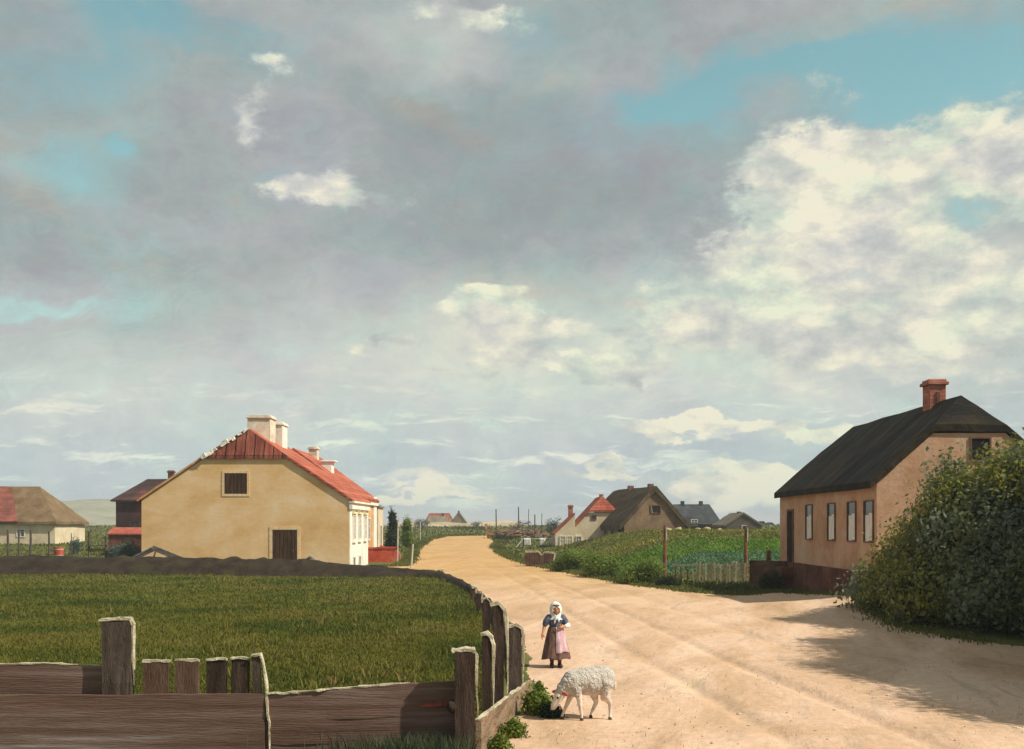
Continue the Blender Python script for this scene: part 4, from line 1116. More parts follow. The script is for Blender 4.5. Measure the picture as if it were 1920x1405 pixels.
# --- thatched farmhouse
Dt = 84.0
xt = gx(1228, Dt)
zt = 1.1
Wt = 5.0
yaw = math.radians(9)
t, wl, rf = house('thatched_farmhouse', 'brown thatched farmhouse with dark gable and twin stub chimneys on the garden slope', (xt, Dt, zt), yaw, Wt, 13.0, cz(986, Dt) - zt, cz(914, Dt) - zt - .3, M['brownwall'], M['thatch'], oh=.35, ohg=.25, th=.28, thatch=.09)
rz_ = cz(914, Dt) - zt
chimney(rf, 0, 1.2, rz_ - .4, rz_ + .32, .42, .42, M['brickdark'], cap=False)
chimney(rf, -.05, 7.0, rz_ - .4, rz_ + .38, .45, .45, M['brickdark'], cap=False)
hw = opening(t, 'F', Wt, 13, .05, cz(963, Dt) - zt, .85, .66, 'window', .06, M['brickdark'], M['black'], bars=False, depth=.06)
bm = bmesh.new(); bar(bm, (-.22, -.04, cz(962, Dt) - zt), (-.34, -.04, cz(949, Dt) - zt), .03, .08); obj('broken_slat', bm, M['palepost'], hw)
for yy in (2.4, 4.6, 7.0, 9.6):
    opening(t, 'L', Wt, 13, yy, .25, .8, .75, 'window', .08, M['framewood'], M['paleglass'] if yy > 3 else M['glass'], depth=.05)
opening(t, 'L', Wt, 13, 1.1, -.3, .8, 1.5, 'door', .07, M['brickdark'], M['black'], depth=.05)

# --- houses behind the slope
Ds = 125.0
xs = gx(1350, Ds); zs = 1.6
t = empty('slate_house', 'dark slate-roofed house with two chimneys beyond the thatched farmhouse', 'house', (xs, Ds + 2.5, zs), math.radians(90))
wl, rf = hipped(t, 5.0, 5.9, cz(982, Ds) - zs, cz(945, Ds) - zs, .8, M['darkwall'], M['slate'], oh=.25, th=.12, rough=0)
for yy in (1.2, 3.4):
    chimney(rf, 0, 5.2 - yy, cz(948, Ds) - zs, cz(939, Ds) - zs, .42, .42, M['slate'], cap=False)
opening(t, 'L', 5.0, 5.9, 3, .7, .8, .8, 'window', .08, M['framewood'], M['glass'])
Dp = 112.0
t, wl, rf = house('grey_cottage', 'small grey thatched cottage gable seen between slate house and black-roofed house', (gx(1395, Dp), Dp, 1.4), 0, 3.7, 7, cz(986, Dp) - 1.4, cz(962, Dp) - 1.55, mat('grey_brown_gable', [(0.08, 0.066, 0.05), (0.12, 0.10, 0.08)], 1, 5), M['greythatch'], oh=.2, ohg=.12, th=.16, thatch=.05, cat='cottage')
chimney(rf, 0, 2.5, cz(966, Dp) - 1.4, cz(959, Dp) - 1.4, .4, .4, M['slate'], cap=False)
opening(t, 'F', 3.7, 7, 0, .5, .5, .5, 'window', .06, M['framewood'], M['glass'], bars=False)
for i, (px, top, wpx, lab) in enumerate([(1432, 979, 17, 'tiny far blue-grey roof, left one of the pair near the black-roofed house'), (1447, 981, 19, 'tiny far blue-grey roof, right one of the pair near the black-roofed house')]):
    t, wl, rf = house('far_cottage', lab, (gx(px, 220), 220, 1.5), 0, wpx / F * 220, 4, cz(988, 220) - 1.5, cz(top, 220) - 1.5, M['slate'], M['slate'], oh=.1, ohg=.1, th=.1, cat='cottage', group='tiny far roofs')

# --- far houses at the end of the lane
Df = 190.0
t = empty('hipped_farm', 'grey hip-roofed farmhouse far off at the end of the lane', 'house', (gx(838, Df), Df + 8, 1.9), math.radians(90))
wl, rf = hipped(t, 4.5, 4.6, cz(983, Df) - 1.9, cz(966, Df) - 1.9, .9, M['brownwall'], M['greythatch'], oh=.2, th=.1, rough=0)
chimney(rf, 0, 1.2, cz(968, Df) - 1.9, cz(962, Df) - 1.9, .35, .35, M['slate'], cap=False)
t, wl, rf = house('red_gabled_house', 'far red-roofed house between two grey roofs at the lane end', (gx(842, 205), 205, 1.9), math.radians(60), 3.4, 4.5, cz(980, 205) - 1.9, cz(964, 205) - 1.9, M['brownwall'], M['redtile'], oh=.2, ohg=.1, th=.1)
t, wl, rf = house('steep_gabled_house', 'far grey house with steep pointed gable at the lane end', (gx(855, 188), 197, 1.9), 0, 3.4, 5, cz(985, 197) - 1.9, cz(962, 197) - 1.9, M['greythatch'], M['greythatch'], oh=.25, ohg=.1, th=.12)
chimney(rf, 0, .4, cz(964, 197) - 1.9, cz(958, 197) - 1.9, .3, .3, M['slate'], cap=False)

# --- black-roofed house at the right
Dn = 31.0; WN = 5.4; LN = 11.2
xn = 10.6 + WN / 2
t, wl, rf = house('black_roofed_house', 'pink plastered house with black half-hipped roof behind the large bush', (xn, Dn, 0), 0, WN, LN, 3.62, 6.0, M['pinkwall'], M['blackthatch'], hipF=.92, hipB=.92, oh=.22, ohg=.07, th=.16, hipslope=.75, thatch=.035)
BH = t
bm = bmesh.new(); add_box(bm, (0, LN / 2, .25), (WN + .16, LN + .16, 1.5)); subd(bm, 6); rough_up(bm, .02, 2, 3)
obj('plinth', bm, M['plinth'], t)
cn = chimney(rf, -.02, 2.55, 5.5, 6.78, .52, .56, M['salmon'])
bm = bmesh.new(); add_box(bm, (-.02, 2.26, 6.35), (.10, .05, .42)); obj('vent', bm, M['brickdark'], cn)
def fy(px):   # distance along the lane front for a picture column
    return 10.6 * F / (px - 960) - Dn
for px in (1518, 1560, 1598, 1630):
    opening(t, 'L', WN, LN, fy(px), 1.88, .84, 1.26, 'window', .035, M['brickdark'], M['glass'], bars=False, depth=.05, curtain=.70)
dd = opening(t, 'L', WN, LN, fy(1483), .85, .85, 2.15, 'door', .07, M['brickdark'], M['black'], depth=.05)
bm = bmesh.new(); add_box(bm, (-WN / 2 - .04, fy(1483) + .28, 1.85), (.07, .05, .14)); obj('handle', bm, M['hoof'], dd)
bm = bmesh.new(); add_box(bm, (-WN / 2 - .25, fy(1483), .62), (.5, 1.2, .4)); obj('doorstep', bm, M['plinth'], t)
opening(t, 'F', WN, LN, gx(1838, Dn) - xn, cz(866, Dn), .62, .72, 'window', .05, M['brickdark'], M['black'], bars=False, depth=.04)


# ------------------------------------------------------------------ right-hand fence, wall and posts
pA = Vector((gx(1262, 45.4), 45.4, 0)); pB = Vector((gx(1402, 44.3), 44.3, 0))
ln_ = (pB - pA).length; ang = math.atan2(pB.y - pA.y, pB.x - pA.x)
t = empty('picket_fence', 'short weathered picket fence between the red post and the brown wall', 'fence', pA, ang)
def zrel(s):
    p = pA.lerp(pB, s / ln_); return hgt(p.x, p.y)
bm = bmesh.new()
for zz in (.28, .72):
    bar(bm, (-.05, .05, zrel(0) + zz), (ln_ + .05, .05, zrel(ln_) + zz), .05, .07)
obj('rail', bm, M['picket'], t)
xs_ = [0.1, .34, .62, .86] + list(np.arange(1.02, ln_, .125))
for i, s_ in enumerate(xs_):
    hh = random.uniform(.86, 1.0) if i > 3 else random.uniform(.62, .9)
    bm = bmesh.new(); wv = .075 if i > 3 else .055
    z0 = zrel(s_) - .1
    vs = add_box(bm, (s_, 0, z0 + hh / 2), (wv, .025, hh), Matrix.Rotation(random.uniform(-.04, .04), 3, 'Y'), .004)
    bm.verts.ensure_lookup_table()
    obj('picket', bm, M['picketlight'] if i in (3, 5, 7, 10, 12, 15, 17, 20) else (M['redpost'] if i in (0, 1, 2) else M['picket']), t)
PG = 'tall red-brown posts of the garden'
def tallpost(label, x, d, top, m=M['redpost']):
    X0 = gx(x, d); zg_ = hgt(X0, d)
    h_ = cz(top, d) - zg_
    bm = bmesh.new(); tube(bm, (0, 0, -.3), (.02, 0, h_), .085, .065, 9); subd(bm, 2); rough_up(bm, .012, 3, int(x))
    o_ = tag(obj('garden_post', bm, m), label, 'post', PG); o_.location = (X0, d, zg_)
    bm = bmesh.new(); add_box(bm, (.07, -.02, h_ - .38), (.05, .12, .55)); obj('batten', bm, M['palepost'], o_)
    return o_
tallpost('tall red-brown post at the left end of the picket fence', 1246, 46.2, 985)
tallpost('tall red-brown post at the right end of the picket fence', 1398, 45.0, 986)
bm = bmesh.new()
a = Vector((gx(1408, 41.6), 41.6, 0)); b = Vector((10.55, 41.0, 0))
L_ = (b - a).length
add_box(bm, (L_ / 2, 0, .42), (L_, .4, 1.25)); subd(bm, 5); rough_up(bm, .06, 1.8, 9)
o = tag(obj('stone_wall', bm, M['lowbrick'], smooth=False), 'low brown earth and stone wall joining the fence to the black-roofed house', 'wall'); o.location = a; o.rotation_euler = (0, 0, math.atan2(b.y - a.y, b.x - a.x))
bm = bmesh.new(); add_box(bm, (0, 0, .65), (.14, .14, 1.5), None, .01); o = tag(obj('short_post', bm, M['redpost']), 'short red-brown post rising behind the low brown wall', 'post'); o.location = (gx(1441, 42.6), 42.6, 0)
SG = 'pale stones on the garden slope'
for i, (px, py, r) in enumerate([(1252, 993, .20), (1272, 992, .24), (1309, 993, .17), (1325, 992, .21), (1349, 993, .16)]):
    d = 66.0; bm = bmesh.new(); bmesh.ops.create_icosphere(bm, subdivisions=3, radius=1)
    for v in bm.verts: v.co = Vector((v.co.x * r * 1.1, v.co.y * r, v.co.z * r * .7)) * (1 + .8 * float(fbm([v.co.x * 2 + i], [v.co.y * 2 + v.co.z], 3, i)[0]))
    o = tag(obj('field_stone', bm, M['stone'], smooth=True), ['pale yellow stone just right of the left red post top', 'largest of the pale yellow stones below the farmhouse gable', 'pale yellow stone below the right foot of the farmhouse roof', 'pale yellow stone under the middle of the slate roof', 'pale yellow stone under the right end of the slate roof'][i], 'stone', SG)
    o.location = (gx(px, d), d, max(cz(py + 3, d), hgt(gx(px, d), d) + r * .3))

# --- brown bin at the bend
Dbn = 60.5
xb = gx(1012, Dbn); zbn = hgt(xb, Dbn)
t = empty('wooden_bin', 'brown wooden bin with notched, bright-edged top at the bend of the lane', 'bin', (xb, Dbn, zbn), math.radians(-8))
bm = bmesh.new()
prism(bm, [(-.82, -.1), (.72, -.1), (.82, .72), (.25, .76), (.08, .60), (-.05, .80), (-.82, .78)], 0, .10)
for sx in (-.78, .78): add_box(bm, (sx, .6, .32), (.08, 1.0, .85))
add_box(bm, (0, 1.15, .32), (1.6, .08, .9))
obj('body', bm, M['binwood'], t)
bm = bmesh.new()
for a, b in [((-.84, .82), (-.06, .84)), ((-.05, .84), (.09, .64)), ((.09, .64), (.26, .80)), ((.26, .80), (.84, .76)), ((.86, .74), (.76, .1))]:
    bar(bm, (a[0], .04, a[1]), (b[0], .04, b[1]), .06, .13, .01)
obj('rim', bm, M['pale_highlight'], t)

# --- rail with pale cloths
Dr = 92.0
za = hgt(gx(1005, Dr), Dr)
t = empty('washing_rail', 'low rail carrying pale cloths left of the cream cottage', 'rail', (gx(1005, Dr), Dr, za))
bm = bmesh.new(); bar(bm, (-1.3, 0, .8), (1.7, 0, .8), .07, .07); obj('bar', bm, M['palepost'], t)
for xx in (-1.1, .35, 1.6):
    bm = bmesh.new(); bar(bm, (xx, 0, -.3), (xx, 0, .8), .08, .08); obj('leg', bm, M['grain'], t)
bm = bmesh.new(); bar(bm, (-1.15, -.1, .75), (-1.75, -.3, .0), .07, .07); obj('brace', bm, M['palepost'], t)
for i, (xx, wv) in enumerate([(-.75, .62), (.55, .55), (1.35, .3)]):
    bm = bmesh.new(); bmesh.ops.create_grid(bm, x_segments=8, y_segments=10, size=.5)
    for v in bm.verts:
        u_, s_ = v.co.x, v.co.y
        fold = .07 * math.sin(u_ * 14 + i) * (.5 - abs(s_))
        v.co = Vector((u_ * wv * (1 - .2 * abs(s_)), (.055 if s_ > 0 else -.055) + fold * .6 + (.03 * (1 - abs(s_) * 2) * (1 if s_ > 0 else -1)), .845 - abs(s_) * 1.35))
    bmesh.ops.solidify(bm, geom=list(bm.faces), thickness=.012)
    o = tag(obj('cloth', bm, M['cloth'], smooth=True), ['largest pale cloth, left one on the low rail', 'pale cloth in the middle of the low rail', 'narrow pale cloth at the right end of the low rail'][i], 'cloth', 'cloths on the low rail')
    o.location = (gx(1005, Dr) + xx, Dr, za)

# --- brushwood heap and poles
Dh = 120.0
xh = gx(968, Dh); zh = hgt(xh, Dh)
t = empty('brushwood_heap', 'long heap of grey brushwood and broken timber on the rise', 'heap', (xh, Dh, zh))
bm = bmesh.new()
for i in range(420):
    x = random.gauss(.9, 1.9); x = max(-3.6, min(3.8, x)); top = max(.3, 2.0 - .17 * (x - .7) ** 2)
    p = Vector((x, random.uniform(-.7, .7), random.uniform(.0, top)))
    a = random.uniform(0, 6.28); e = random.uniform(-.5, .6); l = random.uniform(.3, .9)
    dv = Vector((math.cos(a) * math.cos(e), math.sin(a) * math.cos(e) * .6, math.sin(e))) * l
    tube(bm, p - dv * .5, p + dv * .5, .03, .015, 4)
obj('stick', bm, M['stick'], t)['kind'] = 'stuff'
bm = bmesh.new()
for i in range(60):
    x = random.uniform(-3.4, 3.4); p = Vector((x, random.uniform(-.9, -.3), random.uniform(.2, .95)))
    a = random.uniform(-.6, .6); l = random.uniform(.4, 1.1); dv = Vector((math.cos(a), .1, math.sin(a))) * l * random.choice((-1, 1))
    bar(bm, p - dv * .5, p + dv * .5, .06, .12)
obj('plank', bm, M['rust'], t)['kind'] = 'stuff'
bm = bmesh.new(); heapb = bmesh.ops.create_uvsphere(bm, u_segments=20, v_segments=10, radius=1)
for v in bm.verts: v.co = Vector((v.co.x * 3.2 + .4, v.co.y * .7, max(-.2, v.co.z * 1.25))) * (1 + .35 * float(fbm([v.co.x * 3], [v.co.z * 3 + v.co.y], 3, 4)[0]))
obj('core', bm, M['stick'], t)
PGp = 'poles standing in the brushwood heap'
for i, (px, top, lab) in enumerate([(931, 955, 'thin pole at the left end of the brushwood heap'), (973, 951, 'tallest dark pole in the brushwood heap'), (990, 955, 'very thin pole right of the tallest one in the brushwood'), (1003, 965, 'stout leaning pole at the right side of the brushwood heap'), (1015, 963, 'rightmost thin pole of the brushwood heap')]):
    bm = bmesh.new(); h_ = cz(top, Dh) - zh; r = .05 if i in (2, 4) else .085
    tube(bm, (0, 0, -.2), (random.uniform(-.1, .1), 0, h_), r, r * .7, 7)
    o = tag(obj('pole', bm, M['grain']), lab, 'pole', PGp); o.location = (gx(px, Dh), Dh - .3, zh)
bm = bmesh.new(); bar(bm, (0, 0, 0), (-.35, 0, 1.75), .3, .08, .02); o = tag(obj('leaning_board', bm, M['rust']), 'pale board leaning at the left end of the brushwood heap', 'board'); o.location = (gx(917, Dh), Dh - .6, zh - .1)
o = roundbush('far_bush', 'grey green bush just behind the right end of the brushwood heap', 1036, 990, 34, 34, L_BLUE, 160, 10, d=124)
# dark hedge growth in front of the heap
roundbush('low_hedge', 'dark low hedge growth on the verge below the brushwood heap', 948, 1003, 52, 13, L_DARK, 240, 12, d=112, cat='hedge')
roundbush('low_hedge', 'long dark low hedge across the end of the lane', 870, 994, 110, 12, L_DARK, 420, 12, d=158, cat='hedge', nl=12)

roundbush('far_bush', 'small grey green bush left of the hipped farm at the lane end', 792, 988, 36, 22, L_BLUE, 160, 10, d=170)
roundbush('far_bush', 'dark small bush between the steep gable and the brushwood heap', 893, 986, 26, 13, L_DARK, 120, 10, d=176)
# --- stakes by the lane, left
SGk = 'pale thin stakes beside the lane'
for (px, top, base, d, lab) in [(745, 978, 1062, 66, 'tall pale thin stake in front of the slim dark tree'), (771, 1020, 1072, 58, 'short pale stake nearest the sandy lane'), (773, 972, 1000, 100, 'distant pale stake right of the bushy green tree'), (788, 978, 1000, 112, 'small far pale stake against the hipped farm')]:
    X0 = gx(px, d); z0 = hgt(X0, d); bm = bmesh.new(); h_ = cz(top, d) - z0
    tube(bm, (0, 0, -.2), (random.uniform(-.04, .1), 0, h_), .05, .04, 7); subd(bm, 2); rough_up(bm, .01, 4, px)
    o = tag(obj('stake', bm, M['palepost']), lab, 'stake', SGk); o.location = (X0, d, z0)

# --- posts in the left yard
YG = 'grey fence posts in the left yard'
for (px, top, d, wv, lab) in [(15, 993, 62, .16, 'blurred grey post nearest the left edge of the picture'), (35, 993, 66, .12, 'second grey post from the left in the yard'), (57, 994, 57.5, .16, 'stout dark post in front of the barn wall'), (92, 997, 57.5, .12, 'slim dark post before the right end of the barn'), (134, 1000, 60, .06, 'thin faint post beside the lone blue green shrub')]:
    X0 = gx(px, d); z0 = hgt(X0, d); h_ = cz(top, d) - z0
    bm = bmesh.new(); tube(bm, (0, 0, -.2), (random.uniform(-.05, .05), 0, h_), wv * .5, wv * .38, 7); subd(bm, 2); rough_up(bm, .015, 3, px)
    o = tag(obj('fence_post', bm, M['grain']), lab, 'post', YG); o.location = (X0, d, z0)
d = 58.5
t = empty('yard_gate', 'crude gate of two grey posts and one crossbar in the left yard', 'gate', (gx(183, d), d, 0))
for sx, top in ((gx(167, d), 997), (gx(199, d), 1006)):
    bm = bmesh.new(); tube(bm, (sx - gx(183, d), 0, -.2), (sx - gx(183, d), 0, cz(top, d)), .085, .07, 7); subd(bm, 2); rough_up(bm, .015, 3, int(top)); obj('post', bm, M['grain'], t)
bm = bmesh.new(); bar(bm, (gx(164, d) - gx(183, d), -.1, cz(1025, d)), (gx(203, d) - gx(183, d), -.1, cz(1022, d)), .10, .05); obj('crossbar', bm, M['grain'], t)
# red tub
d = 72
X0 = gx(110, d); z0 = hgt(X0, d)
t = empty('red_tub', 'small red tub with a pale band standing in the yard by the barn', 'tub', (X0, d, z0))
bm = bmesh.new(); tube(bm, (0, 0, -.05), (0, 0, .75), .26, .36, 16, cap=True); obj('body', bm, M['red'], t)
bm = bmesh.new()
for z_ in (.16, .58): tube(bm, (0, 0, z_), (0, 0, z_ + .06), .29 + .1 * z_, .30 + .1 * z_, 16)
obj('hoop', bm, M['palepost'], t)

# --- two propped board frames on the bank
def board_frame(label, xl_, xr_, xa, ytop, ybase, d):
    X0 = gx(xa, d); z0 = cz(ybase, d) - .1
    t_ = empty('propped_boards', label, 'boards', (X0, d, z0), 0, 'boards propped on the dark bank')
    h_ = cz(ytop, d) - z0
    for px, nm in ((xl_, 'board'), (xr_, 'board')):
        bm = bmesh.new(); xx = gx(px, d) - X0
        for yy, off in ((0, 0), (.35, .04)):
            bar(bm, (xx, yy, -.02), (0, yy, h_ - off), .08, .22, .01)
        subd(bm, 2); rough_up(bm, .02, 2, 5)
        obj(nm, bm, M['tarboard'], t_)
    bm = bmesh.new(); bar(bm, (0.02, -.1, -.1), (0.02, .5, h_ - .06), .07, .07); obj('prop', bm, M['grain'], t_)
board_frame('larger pair of grey boards propped in a low peak at the ochre house corner', 236, 345, 286, 1027, 1048, 53.0)
board_frame('smaller pair of grey boards propped beside the ochre house door', 540, 608, 582, 1044, 1070, 52.0)


# ------------------------------------------------------------------ foreground fences
def plankrun(bm, a, b, z0a, z1a, z0b, z1b, th, jit=0.01, seed=0, n=26):
    """a plank between ground points a and b with its own lower and upper edge at both ends"""
    a = Vector(a); b = Vector(b); dirv = (b - a).normalized(); nn = Vector((dirv.y, -dirv.x, 0))
    rows = []
    for i in range(n + 1):
        f = i / n; p = a.lerp(b, f)
        lo = z0a + (z0b - z0a) * f + jit * fbm([f * 9], [seed * 3.1], 3, seed)[0]
        hi = z1a + (z1b - z1a) * f + 2 * jit * fbm([f * 11 + 5], [seed * 1.7], 3, seed + 2)[0]
        bow = jit * fbm([f * 5], [seed + .3], 2, seed + 9)[0]
        rows.append([bm.verts.new((p.x + nn.x * (s_ * th / 2 + bow), p.y + nn.y * (s_ * th / 2 + bow), z)) for s_, z in ((1, lo), (1, hi), (-1, hi), (-1, lo))])
    for i in range(n):
        for k in range(4):
            bm.faces.new((rows[i][k], rows[i][(k + 1) % 4], rows[i + 1][(k + 1) % 4], rows[i + 1][k]))
    bm.faces.new(rows[0]); bm.faces.new(rows[-1][::-1])
    bmesh.ops.recalc_face_normals(bm, faces=bm.faces)

DF = 11.0
def zf(y, d=DF): return cz(y, d)
def capstrip(name, parent, pts, wy, hz, seed=1):
    """thin pale strip that paints a sun highlight along the top or side of a timber"""
    bm = bmesh.new()
    n_ = len(pts) - 1
    for k, (a, b) in enumerate(zip(pts[:-1], pts[1:])):
        e_ = .0012 * (k % 2)
        a = Vector(a) + Vector((e_, -e_, e_)); b = Vector(b) + Vector((e_, -e_, e_)); zd = (b - a).normalized()
        yd = Vector((0, 1, 0)) if abs(zd.z) > .75 else zd.cross(Vector((0, 0, 1))).normalized()
        yd = (yd - zd * yd.dot(zd)).normalized(); xd = yd.cross(zd)
        q_ = Matrix((xd, yd, zd)).transposed()
        add_box(bm, (a + b) / 2, (hz, wy, (b - a).length + hz * .6), q_, .003, .3 if k == n_ - 1 and n_ > 2 else 1.0)
    subd(bm, 4); rough_up(bm, .016, 11, seed)
    return obj(name, bm, M['pale_highlight'], parent)

# left length: solid planks, one tall post, a row of stubs
XL = gx(-260, DF); XM = gx(497, DF)
t = empty('plank_fence', 'weathered brown plank fence at lower left, with a row of picket stubs on top', 'fence', (0, 0, 0))
edges = [(-.12, .17), (.17, .41), (.41, .655)]
for i, (z0, z1) in enumerate(edges):
    bm = bmesh.new(); plankrun(bm, (XL, DF + random.uniform(-.008, .008), 0), (XM, DF + .006 * i, 0), z0 - .02, z1, z0 - .02, z1, .05, .018, 3 + i, 60)
    obj('plank', bm, M['plank_worn'] if i < 2 else M['plank'], t)
bm = bmesh.new(); plankrun(bm, (XL, DF + .15, 0), (gx(215, DF), DF + .145, 0), .635, zf(1247), .635, zf(1253), .045, .016, 12, 40)
obj('plank', bm, M['plank'], t)
capstrip('highlight_edge', t, [(XL + .5 * k, DF + .15, zf(1248.5) + .003 * (k % 2)) for k in range(0, int((gx(190, DF) - XL) / .5) + 1)] + [(gx(192, DF), DF + .147, zf(1252.5))], .05, .012, 3)
x0, x1 = gx(264, DF), gx(497, DF)
for i, (a, b, top) in enumerate([(266, 314, 1243), (327, 370, 1241), (384, 423, 1239), (432, 466, 1237)]):
    bm = bmesh.new(); w_ = gx(b, DF) - gx(a, DF); xc = (gx(a, DF) + gx(b, DF)) / 2
    add_box(bm, (xc, DF + .045, (zf(top) + .2) / 2), (w_, .04, zf(top) - .2), Matrix.Rotation(random.uniform(-.02, .02), 3, 'Y'), .006)
    subd(bm, 3); rough_up(bm, .012, 5, i)
    p_ = obj('picket', bm, M['darkwood'] if i in (2, 3) else mat('brown_upright_board', [(0.085, 0.045, 0.030), (0.12, 0.068, 0.047), (0.16, 0.10, 0.075)], 2.0, 8, bump=0.6, bscale=16, stretch=(5, 5, 0.7), fine=0.25), t)
    capstrip('highlight_edge', p_, [(gx(a, DF) + .004, DF + .045, zf(top) + .008), (xc, DF + .045, zf(top) + .014), (gx(b, DF) - .004, DF + .045, zf(top) + .009)], .05, .022, i)
bm = bmesh.new(); xc = (gx(474, DF) + gx(490, DF)) / 2
bar(bm, (xc + .03, DF + .03, .1), (xc - .02, DF + .03, zf(1230)), .085, .06, .004); subd(bm, 3); rough_up(bm, .01, 5, 8)
p_ = obj('end_stake', bm, M['postwood'], t)
capstrip('highlight_edge', p_, [(xc - .06, DF + .02, zf(1229)), (xc + .03, DF + .02, zf(1227)), (xc + .06, DF + .02, zf(1245)), (xc + .105, DF + .01, zf(1300)), (xc + .13, DF - .01, .30), (xc + .13, DF - .01, .05)], .05, .018, 8)
bm = bmesh.new(); xc = (gx(190, DF) + gx(243, DF)) / 2; w_ = gx(243, DF) - gx(190, DF)
add_box(bm, (xc, DF + .075, (zf(1166) + .45) / 2), (w_, .09, zf(1166) - .45), None, .008); subd(bm, 5); rough_up(bm, .012, 4, 21)
p_ = obj('tall_post', bm, M['postwood'], t)
zt_ = zf(1163)
capstrip('highlight_edge', p_, [(xc - w_ / 2 - .03, DF + .075, zt_ - .005), (xc, DF + .075, zt_ + .008), (xc + w_ / 2 - .01, DF + .075, zt_ + .004), (xc + w_ / 2 + .014, DF + .075, zt_ - .05), (xc + w_ / 2 + .016, DF + .075, zf(1285))], .095, .028, 22)

# right length, to the gate post
t = empty('plank_barrier', 'low brown plank barrier running up to the dark gate post', 'fence', (0, 0, 0))
XR = gx(872, DF)
tops = [(-.12, -.12), (.16, .17), (.40, .46), (zf(1303), zf(1275))]
for i in range(3):
    bm = bmesh.new(); plankrun(bm, (XM - .012, DF + .03, 0), (XR, DF + .05, 0), tops[i][0] - .02, tops[i + 1][0], tops[i][1] - .02, tops[i + 1][1], .05 + .004 * i, .02, 30 + i, 50)
    obj('plank', bm, M['plank_worn'] if i == 0 else M['plank'], t)
capstrip('highlight_edge', t, [(XM + .03 + (XR - XM) * f, DF + .01 + .04 * f, zf(1303) + (zf(1275) - zf(1303)) * f + .008) for f in (0, .07, .15, .24, .33, .45, .56, .7)], .05, .016, 31)
bm = bmesh.new(); plankrun(bm, (gx(785, DF), DF - .017, 0), (gx(868, DF), DF - .005, 0), zf(1326), zf(1317), zf(1322), zf(1314), .012, .03, 33, 24); obj('patch', bm, mat('faded_red_paint', [(0.13, 0.05, 0.035), (0.24, 0.06, 0.04), (0.30, 0.09, 0.06)], 6, 6, stretch=(1, 3, 5)), t)
# gate post
dg = 10.9
t = empty('gate_post', 'thick dark gate post with painted highlight on its right edge where the two fences meet', 'post', (gx(872, dg), dg, 0))
w_ = gx(889, dg) - gx(853, dg)
bm = bmesh.new(); add_box(bm, (0, 0, zf(1222, dg) / 2 - .15), (w_, .18, zf(1222, dg) + .3), None, .01); subd(bm, 6); rough_up(bm, .016, 4, 40)
obj('shaft', bm, M['darkwood'], t)
zt_ = zf(1219, dg)
capstrip('highlight_edge', t, [(-w_ / 2 - .02, 0, zt_), (0, 0, zt_ + .006), (w_ / 2 - .01, 0, zt_ - .002), (w_ / 2 + .018, 0, zt_ - .06), (w_ / 2 + .03, 0, zf(1345, dg))], .15, .032, 41)
bm = bmesh.new(); bmesh.ops.create_icosphere(bm, subdivisions=3, radius=.06)
for v in bm.verts: v.co = Vector((v.co.x * 1.1 - w_ / 2 - .02, v.co.y * .8 - .05, v.co.z * 1.3 + zf(1322, dg)))
rough_up(bm, .02, 8, 3); obj('knot', bm, M['darkwood'], t, smooth=True)

# wing of tall stakes with the pale retaining board
wa = Vector((gx(893, 11.0), 10.95, 0)); wb = Vector((gx(990, 15.6), 15.4, 0))
t = empty('stake_fence', 'row of tall dark stakes behind a pale slanting board at the lane edge', 'fence', (0, 0, 0))
bm = bmesh.new(); plankrun(bm, (wa.x + .03, wa.y, 0), (wb.x + .03, wb.y, 0), -.15, .405, -.15, .17, .06, .02, 50, 30)
p_ = obj('board', bm, M['paleboard'], t)
bm = bmesh.new()
capstrip('highlight_edge', p_, [(wa.x + .02 + (wb.x - wa.x) * f, wa.y + (wb.y - wa.y) * f, .408 + (.17 - .408) * f) for f in (0, .2, .4, .6, .8, 1)], .05, .014, 51)
stakes = [(903, 921, 1187, 12.05, M['darkwood'], .10, 0), (903, 919, 1122, 13.7, M['darkwood'], .06, 1), (922, 944, 1132, 13.0, M['darkwood'], .08, 0), (952, 978, 1172, 14.4, M['postwood'], .10, 0)]
for i, (a, b, top, d, mm, dep, pt) in enumerate(stakes):
    bm = bmesh.new(); xc = (gx(a, d) + gx(b, d)) / 2; w_ = gx(b, d) - gx(a, d); h_ = cz(top, d)
    prism(bm, [(-w_ / 2, -.2), (w_ / 2, -.2), (w_ / 2 * (1.0 if not pt else .9), h_ - (.05 if not pt else .10)), (w_ / 2 * .2, h_), (-w_ / 2 * .8, h_ - .03)], -dep / 2, dep / 2)
    subd(bm, 4); bmesh.ops.triangulate(bm, faces=bm.faces); rough_up(bm, .014, 4, 50 + i)
    bmesh.ops.translate(bm, verts=bm.verts, vec=(xc, d, 0))
    p_ = obj('stake', bm, mm, t)
    e = .036 if i in (0, 2, 3) else .014
    low = {0: 1330, 1: 1150, 2: 1300, 3: 1285}[i]
    pts = [(xc - w_ / 2 + .0, d, h_ - .015), (xc + w_ * .1, d, h_ + .004), (xc + w_ / 2, d, h_ - .04), (xc + w_ / 2 + .025, d, h_ - .13), (xc + w_ / 2 + .02, d, cz(low, d))]
    if i == 1: pts = pts[:4]
    if i == 2: pts = [pts[0], pts[1], (xc + w_ / 2 + .02, d, h_ - .07), (xc + w_ / 2 + .045, d, h_ - .22), (xc + w_ / 2 + .05, d, cz(low, d))]
    capstrip('highlight_edge', p_, pts, dep + .02, e, 60 + i)
WG = 'small stumps with pale tops along the bank'
